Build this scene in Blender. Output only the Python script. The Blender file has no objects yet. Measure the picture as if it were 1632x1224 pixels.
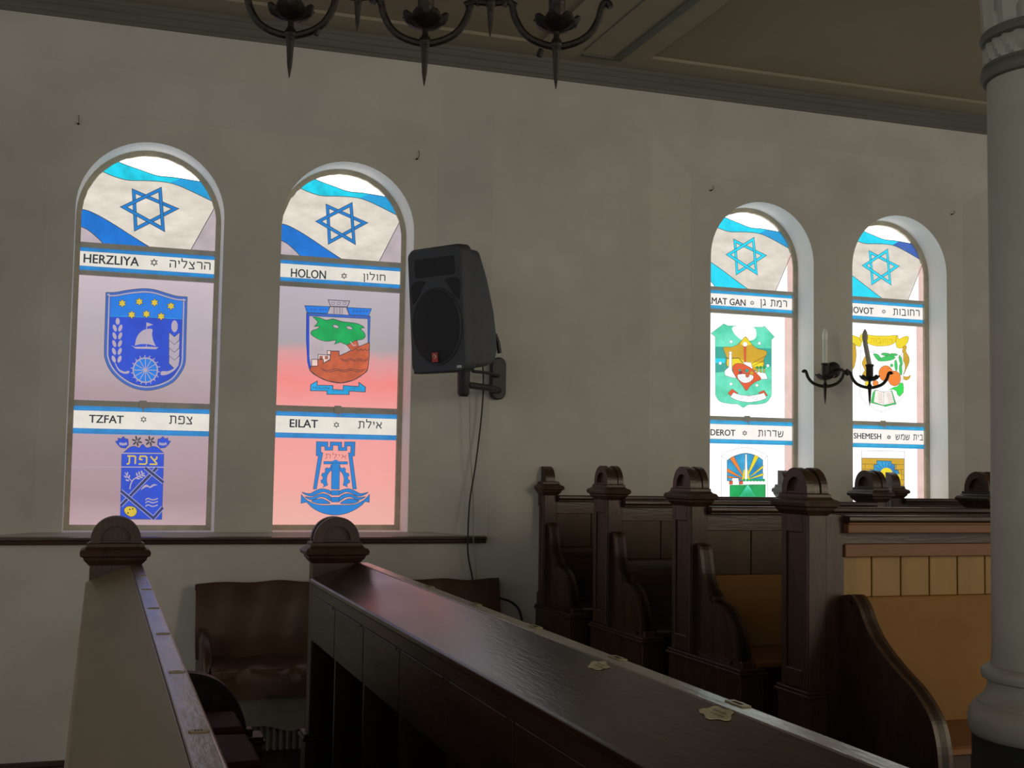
import bpy, bmesh, math, random
from mathutils import Vector, Matrix
random.seed(7)
C = bpy.context.scene.collection
H = 1.5            # eye height above the floor; geometry below is measured from eye level
PI = math.pi
# ------------------------------------------------------------------ camera model
FPX, YAW, PIT, ROL = 1924.47, math.radians(18.7604), math.radians(3.972), math.radians(0.9457)
_F = Vector((math.sin(YAW)*math.cos(PIT), math.cos(YAW)*math.cos(PIT), math.sin(PIT)))
_r0 = Vector((math.cos(YAW), -math.sin(YAW), 0)); _u0 = _r0.cross(_F)
_R = _r0*math.cos(ROL) + _u0*math.sin(ROL); _U = -_r0*math.sin(ROL) + _u0*math.cos(ROL)
def ray(x, y):
    return _R*((x-816)/FPX) + _U*(-(y-612)/FPX) + _F
def onY(x, y, Y):
    d = ray(x, y); return d*(Y/d.y)

# ------------------------------------------------------------------ materials
def lin(h):
    h = h.lstrip('#'); o = []
    for i in (0, 2, 4):
        c = int(h[i:i+2], 16)/255
        o.append(c/12.92 if c <= .04045 else ((c+.055)/1.055)**2.4)
    return (*o, 1)
def nodes(name):
    m = bpy.data.materials.new(name); m.use_nodes = True
    nt = m.node_tree; b = nt.nodes['Principled BSDF']
    return m, nt, b
def noise(nt, scale, detail=4, stretch=(1,1,1), rough=.6, coord='Object'):
    tc = nt.nodes.new('ShaderNodeTexCoord'); mp = nt.nodes.new('ShaderNodeMapping')
    mp.inputs['Scale'].default_value = stretch
    nt.links.new(tc.outputs[coord], mp.inputs['Vector'])
    n = nt.nodes.new('ShaderNodeTexNoise'); n.inputs['Scale'].default_value = scale
    n.inputs['Detail'].default_value = detail; n.inputs['Roughness'].default_value = rough
    nt.links.new(mp.outputs[0], n.inputs['Vector']); return n
def ramp(nt, src, stops):
    r = nt.nodes.new('ShaderNodeValToRGB'); e = r.color_ramp.elements
    while len(e) < len(stops): e.new(.5)
    for i, (p, c) in enumerate(stops):
        e[i].position = p; e[i].color = lin(c) if isinstance(c, str) else c
    nt.links.new(src, r.inputs[0]); return r
def surf(name, c1, c2, scale=8, stretch=(1,1,1), rough=.5, bump=.0, spec=.5, coat=0, metal=0, rrange=None, bscale=None, detail=5):
    m, nt, b = nodes(name)
    n = noise(nt, scale, detail, stretch)
    r = ramp(nt, n.outputs['Fac'], [(.3, c1), (.7, c2)])
    nt.links.new(r.outputs[0], b.inputs['Base Color'])
    b.inputs['Roughness'].default_value = rough; b.inputs['Metallic'].default_value = metal
    b.inputs['Specular IOR Level'].default_value = spec
    if coat: b.inputs['Coat Weight'].default_value = coat; b.inputs['Coat Roughness'].default_value = .18
    if rrange:
        n3 = noise(nt, scale*.7, 3, stretch)
        mr = nt.nodes.new('ShaderNodeMapRange'); mr.inputs['To Min'].default_value, mr.inputs['To Max'].default_value = rrange
        nt.links.new(n3.outputs['Fac'], mr.inputs[0]); nt.links.new(mr.outputs[0], b.inputs['Roughness'])
    if bump:
        n2 = noise(nt, bscale or scale*3, 4, stretch)
        bp = nt.nodes.new('ShaderNodeBump'); bp.inputs['Strength'].default_value = bump; bp.inputs['Distance'].default_value = .01
        nt.links.new(n2.outputs['Fac'], bp.inputs['Height']); nt.links.new(bp.outputs[0], b.inputs['Normal'])
    return m
M = {}
M['plaster'] = surf('plaster', '#b4b2ab', '#c4c2bb', 2.2, rough=.85, bump=.12, bscale=30, spec=.2)
M['reveal'] = surf('daylit_reveal_plaster', '#eceeee', '#f6f8f8', 3, rough=.7, bump=.08, bscale=25, spec=.3)  # paler than the walls: daylight on the reveals put into the colour
M['ceiling'] = surf('ceiling_paint', '#857b68', '#8f8572', 1.5, rough=.85, spec=.2)
M['ceil_light'] = surf('ceiling_border_paint', '#8c8472', '#968e7c', 1.5, rough=.8, spec=.2)
M['cornice'] = surf('grey_cornice_paint', '#54544e', '#62625c', 4, stretch=(.3,1,6), rough=.7, bump=.2, bscale=10)
M['floor'] = surf('dark_floor', '#2a2623', '#3a3430', 6, rough=.6)
M['wood'] = surf('dark_oak', '#2a1c11', '#463020', 5, stretch=(5,5,.6), rough=.38, bump=.12, bscale=22, rrange=(.28,.5))
M['woodh'] = surf('dark_oak_lengthwise', '#2a1c12', '#432e1f', 5, stretch=(6,.6,6), rough=.34, bump=.1, bscale=20, rrange=(.25,.45))
M['woodx'] = surf('dark_oak_crosswise', '#2a1c12', '#443020', 5, stretch=(.6,6,6), rough=.34, bump=.1, bscale=20, rrange=(.25,.45))
M['polish'] = surf('polished_bookrest', '#2a1911', '#45301f', 4, stretch=(6,.7,6), rough=.3, bump=.05, bscale=26, rrange=(.12,.32), spec=.62)
M['tanrest'] = surf('reflection_tan_bookrest', '#776a50', '#857659', 3, stretch=(3,.6,3), rough=.4, bump=.06, bscale=9, rrange=(.3,.45), spec=.6)  # tan base colour carries the matte reflection of wall and ceiling
M['ledge'] = surf('worn_ledge', '#5a4c42', '#7c6a5e', 9, stretch=(4,1,4), rough=.3, bump=.12, bscale=18, rrange=(.14,.34), spec=1.0)
M['oak'] = surf('golden_boards', '#7c5c24', '#947030', 3, stretch=(3,3,.6), rough=.5, bump=.06)
M['oakdark'] = surf('dark_oak_boards', '#3c2c1a', '#4c3a22', 3, stretch=(3,3,.6), rough=.5, bump=.06)
M['oakrail'] = surf('brown_rail', '#68401e', '#7c4e26', 4, stretch=(.5,4,4), rough=.55, bump=.08)
M['padorange'] = surf('tan_back_panel', '#6f4a16', '#80591e', 3, rough=.75, bump=.08)
M['uph'] = surf('brown_leatherette', '#3a2818', '#48321e', 6, rough=.42, bump=.3, bscale=9)
M['cushion'] = surf('maroon_pad', '#4a262a', '#5c3034', 10, rough=.8, bump=.15)
M['greycloth'] = surf('grey_cloth', '#55524c', '#68645c', 12, rough=.95, bump=.3)
M['speaker'] = surf('black_plastic', '#353941', '#3e424a', 30, rough=.6, bump=.1, bscale=120)
M['grille'] = surf('speaker_mesh', '#1c1d23', '#24252b', 90, rough=.7, bump=.3, bscale=200)
M['black'] = surf('black_metal', '#141416', '#202022', 12, rough=.5)
M['rubber'] = surf('black_cable', '#0c0c0c', '#161616', 12, rough=.6)
M['whitecable'] = surf('grey_cable', '#8c877a', '#9a9588', 12, rough=.6)
M['iron'] = surf('wrought_iron', '#17140f', '#2f2a22', 30, rough=.5, bump=.4, bscale=60, metal=.4)
M['candle'] = surf('candle_tube', '#c9cfca', '#d8dcd6', 8, rough=.4)
M['candledark'] = surf('backlit_candle_tube', '#9a948a', '#a8a298', 8, rough=.5)  # darker copy of the candle colour, shade of the backlit candle painted in
M['bulb'] = surf('frosted_bulb', '#d5d8d4', '#e6e8e4', 8, rough=.2)
M['col'] = surf('column_paint', '#a09e96', '#b0aea4', 4, rough=.5, bump=.25, bscale=14)
M['colgrey'] = surf('column_grey_band', '#5c5d55', '#66675f', 6, rough=.6)
M['coldark'] = surf('column_dark_pedestal', '#1c201f', '#262a29', 6, rough=.6)
M['brass'] = surf('aged_brass', '#7c6f4c', '#93865f', 20, rough=.4, metal=.3)
M['paper'] = surf('yellowed_paper', '#a89c7a', '#cfc4a2', 14, rough=.8)
M['ink'] = surf('faded_ink', '#2d2a20', '#3a362a', 14, rough=.8)
M['putty'] = surf('window_putty', '#aaa491', '#c4bda8', 14, rough=.8, bump=.5, bscale=40)
M['bar'] = surf('grey_window_bar', '#b9bab2', '#c6c6be', 14, rough=.7, bump=.3)
M['brick'] = surf('warm_brick_edge', '#a3765f', '#8a6858', 30, rough=.8)
M['red'] = surf('red_badge', '#b0352c', '#c04238', 10, rough=.4)
M['white'] = surf('white_label', '#b8b8b4', '#d0d0cc', 10, rough=.5)

def glow(name, c, k=1.0, mot=.08, scale=9, stretch=(1,1,1), rampz=None, c2=None):
    """window glass that glows by itself; emission stands in for daylight behind it"""
    m, nt, b = nodes(name)
    b.inputs['Base Color'].default_value = (.05,.05,.05,1); b.inputs['Roughness'].default_value = .25
    b.inputs['Emission Strength'].default_value = k  # glass emits its own light in place of daylight from outside
    n = noise(nt, scale, 5, stretch)
    if rampz:
        g = nt.nodes.new('ShaderNodeNewGeometry'); sp = nt.nodes.new('ShaderNodeSeparateXYZ')
        nt.links.new(g.outputs['Position'], sp.inputs[0])
        mr = nt.nodes.new('ShaderNodeMapRange'); z0, z1, stops = rampz
        mr.inputs['From Min'].default_value = z0+H; mr.inputs['From Max'].default_value = z1+H
        nt.links.new(sp.outputs[2], mr.inputs[0])
        ad = nt.nodes.new('ShaderNodeMath'); ad.operation = 'MULTIPLY_ADD'; ad.inputs[1].default_value = .25
        nt.links.new(n.outputs['Fac'], ad.inputs[0])
        sb = nt.nodes.new('ShaderNodeMath'); sb.operation = 'SUBTRACT'; sb.inputs[1].default_value = .125
        nt.links.new(mr.outputs[0], ad.inputs[2]); nt.links.new(ad.outputs[0], sb.inputs[0])
        col = ramp(nt, sb.outputs[0], stops)
    else:
        a = Vector(lin(c)[:3]); lo = a*(1-mot*2); hi = Vector(lin(c2)[:3]) if c2 else a*(1+mot*2)
        col = ramp(nt, n.outputs['Fac'], [(.3, (*lo, 1)), (.7, (*hi, 1))])
    nt.links.new(col.outputs[0], b.inputs['Emission Color'])
    return m
G = {}
def g(name, *a, **k):
    G[name] = glow('glass_'+name, *a, **k)
g('lead', '#3a3f45', .8, .02)
g('grey', '#b9abb1', 1, .06)
g('cream', '#d6cec0', 1, .07, 5, (1,1,2.2), c2='#efe6d8')
g('sky', '#fff4ee', 2.2, .02)
g('cyan', '#0cd0ea', 1, .12, 14)
g('cyan2', '#14d2ee', 1.1, .06, 14)
g('blue', '#0a70cc', 1, .12, 10)
g('blue2', '#1aa0dc', 1, .12, 10)
g('star', '#187cca', 1, .04)
g('deep', '#2248c4', 1, .1, 6)
g('deepline', '#3a62b4', 1, .03)
g('mid', '#1c78dc', 1, .05)
g('stripwhite', '#e2ddd2', 1, .04)
g('stripbright', '#f4efe8', 1.05, .03)
g('band', '#1c84c4', 1, .1, 12)
g('bandbright', '#1aa6d6', 1, .1, 12)
g('gold', '#d8bc3c', 1, .06)
g('emblem', '#b0a4b4', 1, .04)
g('green', '#16a356', 1, .12, 12)
g('rust', '#b0563a', 1, .06, 12, c2='#dc6a48')
g('pinkedge', '#e4c4bc', 1, .06)
g('brickedge', '#b0806c', 1, .12, 30)
g('mint', '#38d8a8', 1, .1, 7, c2='#7cf4d2')
g('teal', '#2aa898', 1, .05)
g('yellow', '#f0d818', 1, .04)
g('amber', '#d0a420', 1, .05)
g('orange', '#f08228', 1, .04)
g('redor', '#e0582c', 1, .05)
g('white', '#ffffff', 1.15, .01)
g('leaf', '#36c45c', 1, .06)
g('lime', '#28e250', 1, .04)
g('purple', '#8a3048', 1, .05)
g('skyblue', '#1482c8', 1, .15, 12, c2='#28b4e0')
g('p1', None, 1, scale=4, rampz=(.3, .93, [(0, '#a89098'), (.25, '#b09fa6'), (.6, '#b4a6ae'), (1, '#c8b8c0')]))
g('p1b', None, 1, scale=4, rampz=(-.33, .16, [(0, '#bca0a4'), (.3, '#a68a92'), (1, '#b39aa4')]))
g('p2', None, 1, scale=3, rampz=(.3, .93, [(0, '#ec9c98'), (.22, '#f08884'), (.42, '#d8989a'), (.52, '#a8a0a4'), (1, '#b8aeb8')]))
g('p2b', None, 1, scale=3, rampz=(-.33, .16, [(0, '#e8aea2'), (.5, '#eea29a'), (1, '#f09c98')]))
g('p3', '#fffafa', 1.4, .02)

# ------------------------------------------------------------------ mesh builder
ORG = {}
class MB:
    def __init__(s): s.v = []; s.f = []; s.mi = []
    def add(s, vs, fs, mi=0):
        n = len(s.v); s.v += [tuple(v) for v in vs]
        s.f += [tuple(i+n for i in f) for f in fs]; s.mi += [mi]*len(fs); return s
    def box(s, x0, x1, y0, y1, z0, z1, mi=0, T=None):
        vs = [(x, y, z) for z in (z0, z1) for y in (y0, y1) for x in (x0, x1)]
        if T: vs = [T(*v) for v in vs]
        return s.add(vs, [(0,2,3,1),(4,5,7,6),(0,1,5,4),(2,6,7,3),(0,4,6,2),(1,3,7,5)], mi)
    def prism(s, prof, a, b, T, mi=0):
        """prof: 2D outline; T(t, p, q) -> world, extruded for t from a to b"""
        n = len(prof); vs = [T(a, *p) for p in prof] + [T(b, *p) for p in prof]
        fs = [tuple(range(n)), tuple(range(2*n-1, n-1, -1))]
        fs += [(i, (i+1) % n, n+(i+1) % n, n+i) for i in range(n)]
        return s.add(vs, fs, mi)
    def tube(s, pts, rad, n=10, mi=0, caps=True):
        pts = [Vector(p) for p in pts]; k = len(pts)
        if not hasattr(rad, '__len__'): rad = [rad]*k
        vs = []; up = None
        for i, p in enumerate(pts):
            t = (pts[min(i+1, k-1)] - pts[max(i-1, 0)]).normalized()
            if up is None: up = Vector((0,0,1)) if abs(t.z) < .9 else Vector((1,0,0))
            a = t.cross(up)
            if a.length < 1e-4: a = t.cross(Vector((1,0.1,0)))
            a.normalize(); b = a.cross(t).normalized(); up = b
            for j in range(n):
                an = 2*PI*j/n; vs.append(p + a*(rad[i]*math.cos(an)) + b*(rad[i]*math.sin(an)))
        fs = [(i*n+j, i*n+(j+1) % n, (i+1)*n+(j+1) % n, (i+1)*n+j) for i in range(k-1) for j in range(n)]
        if caps: fs += [tuple(range(n)), tuple(range((k-1)*n, k*n))]
        return s.add(vs, fs, mi)
    def lathe(s, prof, c, n=32, mi=0, wob=None):
        vs = []; k = len(prof)
        for i, (r, z) in enumerate(prof):
            for j in range(n):
                an = 2*PI*j/n; rr, zz = (r, z) if not wob else wob(i, an, r, z)
                vs.append((c[0]+rr*math.cos(an), c[1]+rr*math.sin(an), c[2]+zz))
        fs = [(i*n+j, i*n+(j+1) % n, (i+1)*n+(j+1) % n, (i+1)*n+j) for i in range(k-1) for j in range(n)]
        fs += [tuple(range(n)), tuple(range((k-1)*n, k*n))]
        return s.add(vs, fs, mi)
    def build(s, name, mats, parent=None, smooth=False, bevel=0, recalc=True, sub=0):
        if not isinstance(mats, (list, tuple)): mats = [mats]
        me = bpy.data.meshes.new(name); o = bpy.data.objects.new(name, me); C.objects.link(o)
        org = Vector((0,0,0))
        if parent is not None: o.parent = parent; org = ORG[parent.name]
        elif s.v:
            xs, ys, zs = zip(*s.v)
            org = Vector(((min(xs)+max(xs))/2, (min(ys)+max(ys))/2, min(zs))); o.location = org
        ORG[o.name] = org
        me.from_pydata([tuple(Vector(v)-org) for v in s.v], [], s.f)
        for m in mats: me.materials.append(m)
        me.polygons.foreach_set('material_index', s.mi)
        if recalc:
            bm = bmesh.new(); bm.from_mesh(me); bmesh.ops.recalc_face_normals(bm, faces=bm.faces); bm.to_mesh(me); bm.free()
        if smooth:
            me.polygons.foreach_set('use_smooth', [True]*len(me.polygons))
            try: me.set_sharp_from_angle(angle=math.radians(40))
            except Exception: pass
        if bevel:
            md = o.modifiers.new('bevel', 'BEVEL'); md.width = bevel; md.segments = 2; md.limit_method = 'ANGLE'; md.angle_limit = math.radians(40)
        if sub:
            md = o.modifiers.new('sub', 'SUBSURF'); md.levels = sub; md.render_levels = sub
        me.update(); return o
def tag(o, label, cat, group=None):
    o['label'] = label; o['category'] = cat
    if group: o['group'] = group
    return o
def thing(name, loc, label, cat, group=None):
    o = bpy.data.objects.new(name, None); C.objects.link(o); o.location = loc; o.empty_display_size = .1
    ORG[o.name] = Vector(loc); return tag(o, label, cat, group)
def struct(o): o['kind'] = 'structure'; return o
def sm(pts, k=6, closed=False):
    """Catmull-Rom smoothing"""
    P = [Vector(p) for p in pts]; n = len(P); out = []
    rng = range(n) if closed else range(n-1)
    for i in rng:
        p0 = P[(i-1) % n] if closed or i > 0 else P[0]
        p1 = P[i]; p2 = P[(i+1) % n]
        p3 = P[(i+2) % n] if closed or i+2 < n else P[-1]
        for j in range(k):
            t = j/k
            out.append(.5*((2*p1)+(p2-p0)*t+(2*p0-5*p1+4*p2-p3)*t*t+(3*p1-p0-3*p2+p3)*t**3))
    if not closed: out.append(P[-1])
    return [tuple(p) for p in out]

# ------------------------------------------------------------------ room shell
WINS = [(-.155, .543), (.826, 1.516), (3.258, 3.935), (4.201, 4.877)]
ZS, ZTOP, YW, YF, YG = -.338, 1.565, 6.1, 6.0, 6.3
FLO, CEI = -H, 2.252
def arch(x0, x1, n=28, inset=0, zs=ZS, ztop=ZTOP):
    r = (x1-x0)/2; cx = (x0+x1)/2; zc = ztop-r; r -= inset
    pts = [(cx-r, zs+inset)] + [(cx-r*math.cos(PI*i/n), zc+r*math.sin(PI*i/n)) for i in range(n+1)] + [(cx+r, zs+inset)]
    return pts
w = MB()
def wq(a, b, c, d, mi=0): w.add([a, b, c, d], [(0,1,2,3)], mi)
REC = [(-.285, 1.636, -.60, 1.915), (3.13, 5.0, 2.83, 5.30)]
RZB, RZT, OZB, OZT = ZS, 1.672, -.357, 1.885
xs = -4.5
for (ix0, ix1, ox0, ox1), ws in zip(REC, (WINS[:2], WINS[2:])):
    wq((xs, YF, FLO), (ox0, YF, FLO), (ox0, YF, CEI), (xs, YF, CEI))
    wq((ox0, YF, FLO), (ox1, YF, FLO), (ox1, YF, OZB), (ox0, YF, OZB))
    wq((ox0, YF, OZT), (ox1, YF, OZT), (ox1, YF, CEI), (ox0, YF, CEI))
    wq((ox0, YF, OZB), (ox1, YF, OZB), (ix1, YW, RZB), (ix0, YW, RZB))
    wq((ox0, YF, OZT), (ox1, YF, OZT), (ix1, YW, RZT), (ix0, YW, RZT))
    wq((ox0, YF, OZB), (ix0, YW, RZB), (ix0, YW, RZT), (ox0, YF, OZT))
    wq((ox1, YF, OZB), (ix1, YW, RZB), (ix1, YW, RZT), (ox1, YF, OZT))
    px_ = ix0
    for (x0, x1) in ws:
        wq((px_, YW, RZB), (x0, YW, RZB), (x0, YW, RZT), (px_, YW, RZT))
        A = arch(x0, x1)
        for i in range(1, len(A)-2):
            wq((A[i][0], YW, A[i][1]), (A[i+1][0], YW, A[i+1][1]), (A[i+1][0], YW, RZT), (A[i][0], YW, RZT))
        for i in range(len(A)):
            a, b = A[i], A[(i+1) % len(A)]
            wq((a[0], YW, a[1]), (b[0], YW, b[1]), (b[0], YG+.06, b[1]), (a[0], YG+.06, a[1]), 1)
        px_ = x1
    wq((px_, YW, RZB), (ix1, YW, RZB), (ix1, YW, RZT), (px_, YW, RZT))
    xs = ox1
wq((xs, YF, FLO), (8, YF, FLO), (8, YF, CEI), (xs, YF, CEI))
struct(w.build('wall_back', [M['plaster'], M['reveal']], recalc=False))
struct(MB().box(-4.5, 8, -6, 6.4, FLO-.1, FLO).build('floor', M['floor']))
cl = MB().box(-4.5, 8, -6, 6.4, CEI-.03, CEI+.1)
struct(cl.build('ceiling', M['ceiling']))
# lower border along the wall and the flat beam running into the room
struct(MB().box(-4.5, 2.1, 5.78, 6.02, 2.205, CEI).box(2.72, 8, 5.78, 6.02, 2.205, CEI).box(2.1, 2.72, -6, 6.02, 2.205, CEI).build('trim_1', M['ceil_light']))
struct(MB().box(2.352, 2.578, 5.835, 5.868, 2.196, 2.206).box(2.533, 2.578, -6, 5.835, 2.196, 2.206).box(2.338, 2.343, -6, 5.80, 2.201, 2.206).build('trim_2', M['cornice'], bevel=.003))
cn = MB()
cn.prism([(6.005, 2.098), (5.992, 2.098), (5.99, 2.115), (5.984, 2.12), (5.982, 2.15), (5.976, 2.155), (5.974, 2.18), (5.968, 2.185), (5.966, 2.207), (6.005, 2.207)], -4.5, 8, lambda t, p, q: (t, p, q))
struct(cn.build('trim_3', M['cornice']))
rl = MB().prism([(6.0, -.389), (5.972, -.389), (5.964, -.382), (5.968, -.372), (5.955, -.366), (5.955, -.356), (6.0, -.353)], -4.5, 1.9, lambda t, p, q: (t, p, q))
struct(rl.build('trim_4', M['woodx']))
struct(MB().box(-4.5, 8, 5.975, 6.0, FLO, FLO+.105).box(-4.5, 8, 5.982, 6.0, FLO+.105, FLO+.13).build('baseboard_back', M['wood'], bevel=.004))
struct(MB().box(2.0, 8, 1.6, 6.0, FLO, -1.25).build('trim_5', M['wood'], bevel=.008))
# ------------------------------------------------------------------ stained glass drawing kit
def clip_convex(sub, clp):
    out = list(sub); n = len(clp)
    area = sum(clp[i][0]*clp[(i+1) % n][1]-clp[(i+1) % n][0]*clp[i][1] for i in range(n)); sg = 1 if area > 0 else -1
    for i in range(n):
        a, b = clp[i], clp[(i+1) % n]; inp, out = out, []
        if not inp: return []
        def ins(p): return sg*((b[0]-a[0])*(p[1]-a[1])-(b[1]-a[1])*(p[0]-a[0])) >= -1e-12
        for j in range(len(inp)):
            p, q = inp[j-1], inp[j]; ip, iq = ins(p), ins(q)
            if ip != iq:
                d1 = (b[0]-a[0])*(p[1]-a[1])-(b[1]-a[1])*(p[0]-a[0]); d2 = (b[0]-a[0])*(q[1]-a[1])-(b[1]-a[1])*(q[0]-a[0])
                t = d1/(d1-d2); out.append((p[0]+(q[0]-p[0])*t, p[1]+(q[1]-p[1])*t))
            if iq: out.append(q)
    return out
def offset(poly, d):
    """inward miter offset of a closed 2D polygon"""
    n = len(poly); A = sum(poly[i][0]*poly[(i+1) % n][1]-poly[(i+1) % n][0]*poly[i][1] for i in range(n)); s = 1 if A > 0 else -1
    out = []
    for i in range(n):
        p0, p1, p2 = Vector(poly[i-1]), Vector(poly[i]), Vector(poly[(i+1) % n])
        e1 = (p1-p0).normalized(); e2 = (p2-p1).normalized()
        n1 = Vector((-e1.y, e1.x))*s; n2 = Vector((-e2.y, e2.x))*s; k = n1+n2
        if k.length < .2: out.append(tuple(p1+n1*d)); continue
        k.normalize(); out.append(tuple(p1 + k*(d/max(.3, k.dot(n1)))))
    return out
def star6(cx, cy, r, rot=0, inner=.577):
    return [(cx+(r if i % 2 == 0 else r*inner)*math.sin(rot+PI*i/6), cy-(r if i % 2 == 0 else r*inner)*math.cos(rot+PI*i/6)) for i in range(12)]
def circ(cx, cy, r, n=24, ry=None, rot=0):
    ry = ry or r
    return [(cx+r*math.cos(2*PI*i/n)*math.cos(rot)-ry*math.sin(2*PI*i/n)*math.sin(rot), cy+r*math.cos(2*PI*i/n)*math.sin(rot)+ry*math.sin(2*PI*i/n)*math.cos(rot)) for i in range(n)]
_tc = {}
def text_mesh(s, bold=0):
    bold = 0
    k = (s, bold)
    if k in _tc: return _tc[k]
    cu = bpy.data.curves.new('lettering', 'FONT'); cu.body = s; cu.offset = bold; cu.resolution_u = 3
    o = bpy.data.objects.new('lettering', cu); C.objects.link(o)
    dg = bpy.context.evaluated_depsgraph_get(); dg.update()
    me = o.evaluated_get(dg).to_mesh()
    vs = [(v.co.x, v.co.y) for v in me.vertices]; fs = [tuple(p.vertices) for p in me.polygons]
    bpy.data.objects.remove(o); bpy.data.curves.remove(cu)
    _tc[k] = (vs, fs); return _tc[k]
def twidth(s, b): v, _ = text_mesh(s, b); return max(p[0] for p in v)-min(p[0] for p in v)
def heb(s): return s[::-1]           # laid out left to right as it is read from the right
LAY = .0007
# sans letter strokes: width, polylines (baseline 0, letter height 1)
HEB = {'ה': (.7, [[(0, 1), (.58, 1), (.68, .9), (.68, 0)], [(.08, .62), (.08, 0)]]), 'ח': (.7, [[(0, 1), (.58, 1), (.68, .9), (.68, 0)], [(.1, 1), (.1, 0)]]),
 'ת': (.76, [[(.04, 1), (.62, 1), (.72, .9), (.72, 0)], [(.22, 1), (.22, .15), (.16, 0), (0, 0)]]), 'ר': (.62, [[(0, 1), (.48, 1), (.6, .88), (.6, 0)]]),
 'ד': (.72, [[(0, 1), (.74, 1)], [(.58, 1), (.58, 0)]]), 'ו': (.16, [[(0, 1), (.14, .96), (.15, 0)]]), 'י': (.16, [[(0, 1), (.14, .96), (.15, .55)]]),
 'ן': (.16, [[(0, 1), (.14, .96), (.15, -.38)]]), 'ל': (.62, [[(.06, 1.42), (.06, 1), (.6, 1), (.6, .78), (.28, 0)]]),
 'צ': (.66, [[(.06, 1), (.62, .08)], [(0, 0), (.66, 0)], [(.6, 1), (.58, .72), (.38, .5)]]), 'פ': (.68, [[(0, 0), (.56, 0), (.67, .14), (.67, .86), (.56, 1), (.12, 1), (.07, .62), (.32, .56)]]),
 'א': (.74, [[(.05, 1), (.72, 0)], [(.68, 1), (.67, .72), (.48, .42)], [(.1, 0), (.1, .32), (.27, .62)]]), 'ג': (.44, [[(.06, 1), (.28, 1), (.36, .86), (.36, .32), (.44, 0)], [(.36, .3), (.0, 0)]]),
 'מ': (.78, [[(.02, 1), (.18, .66), (.04, 0)], [(.18, .66), (.34, .96), (.5, 1), (.68, .92), (.74, .75), (.74, 0), (.38, 0)]]), 'ש': (.84, [[(.02, 1), (.1, 0), (.55, .02), (.76, .3), (.82, 1)], [(.44, 1), (.4, .5), (.08, .4)]]),
 'ב': (.7, [[(.02, 1), (.48, 1), (.58, .88), (.58, 0)], [(0, 0), (.74, 0)]]), 'ע': (.62, [[(.05, 1), (.2, .12)], [(.62, 1), (.56, .4), (.36, .14), (0, -.06)]]), ' ': (.3, [])}
HEBREW_WORDS = [w_[::-1] for w_ in ('הרצליה', 'צפת', 'חולון', 'אילת', 'רמת גן', 'שדרות', 'רחובות', 'בית שמש', 'עיר')]
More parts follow.
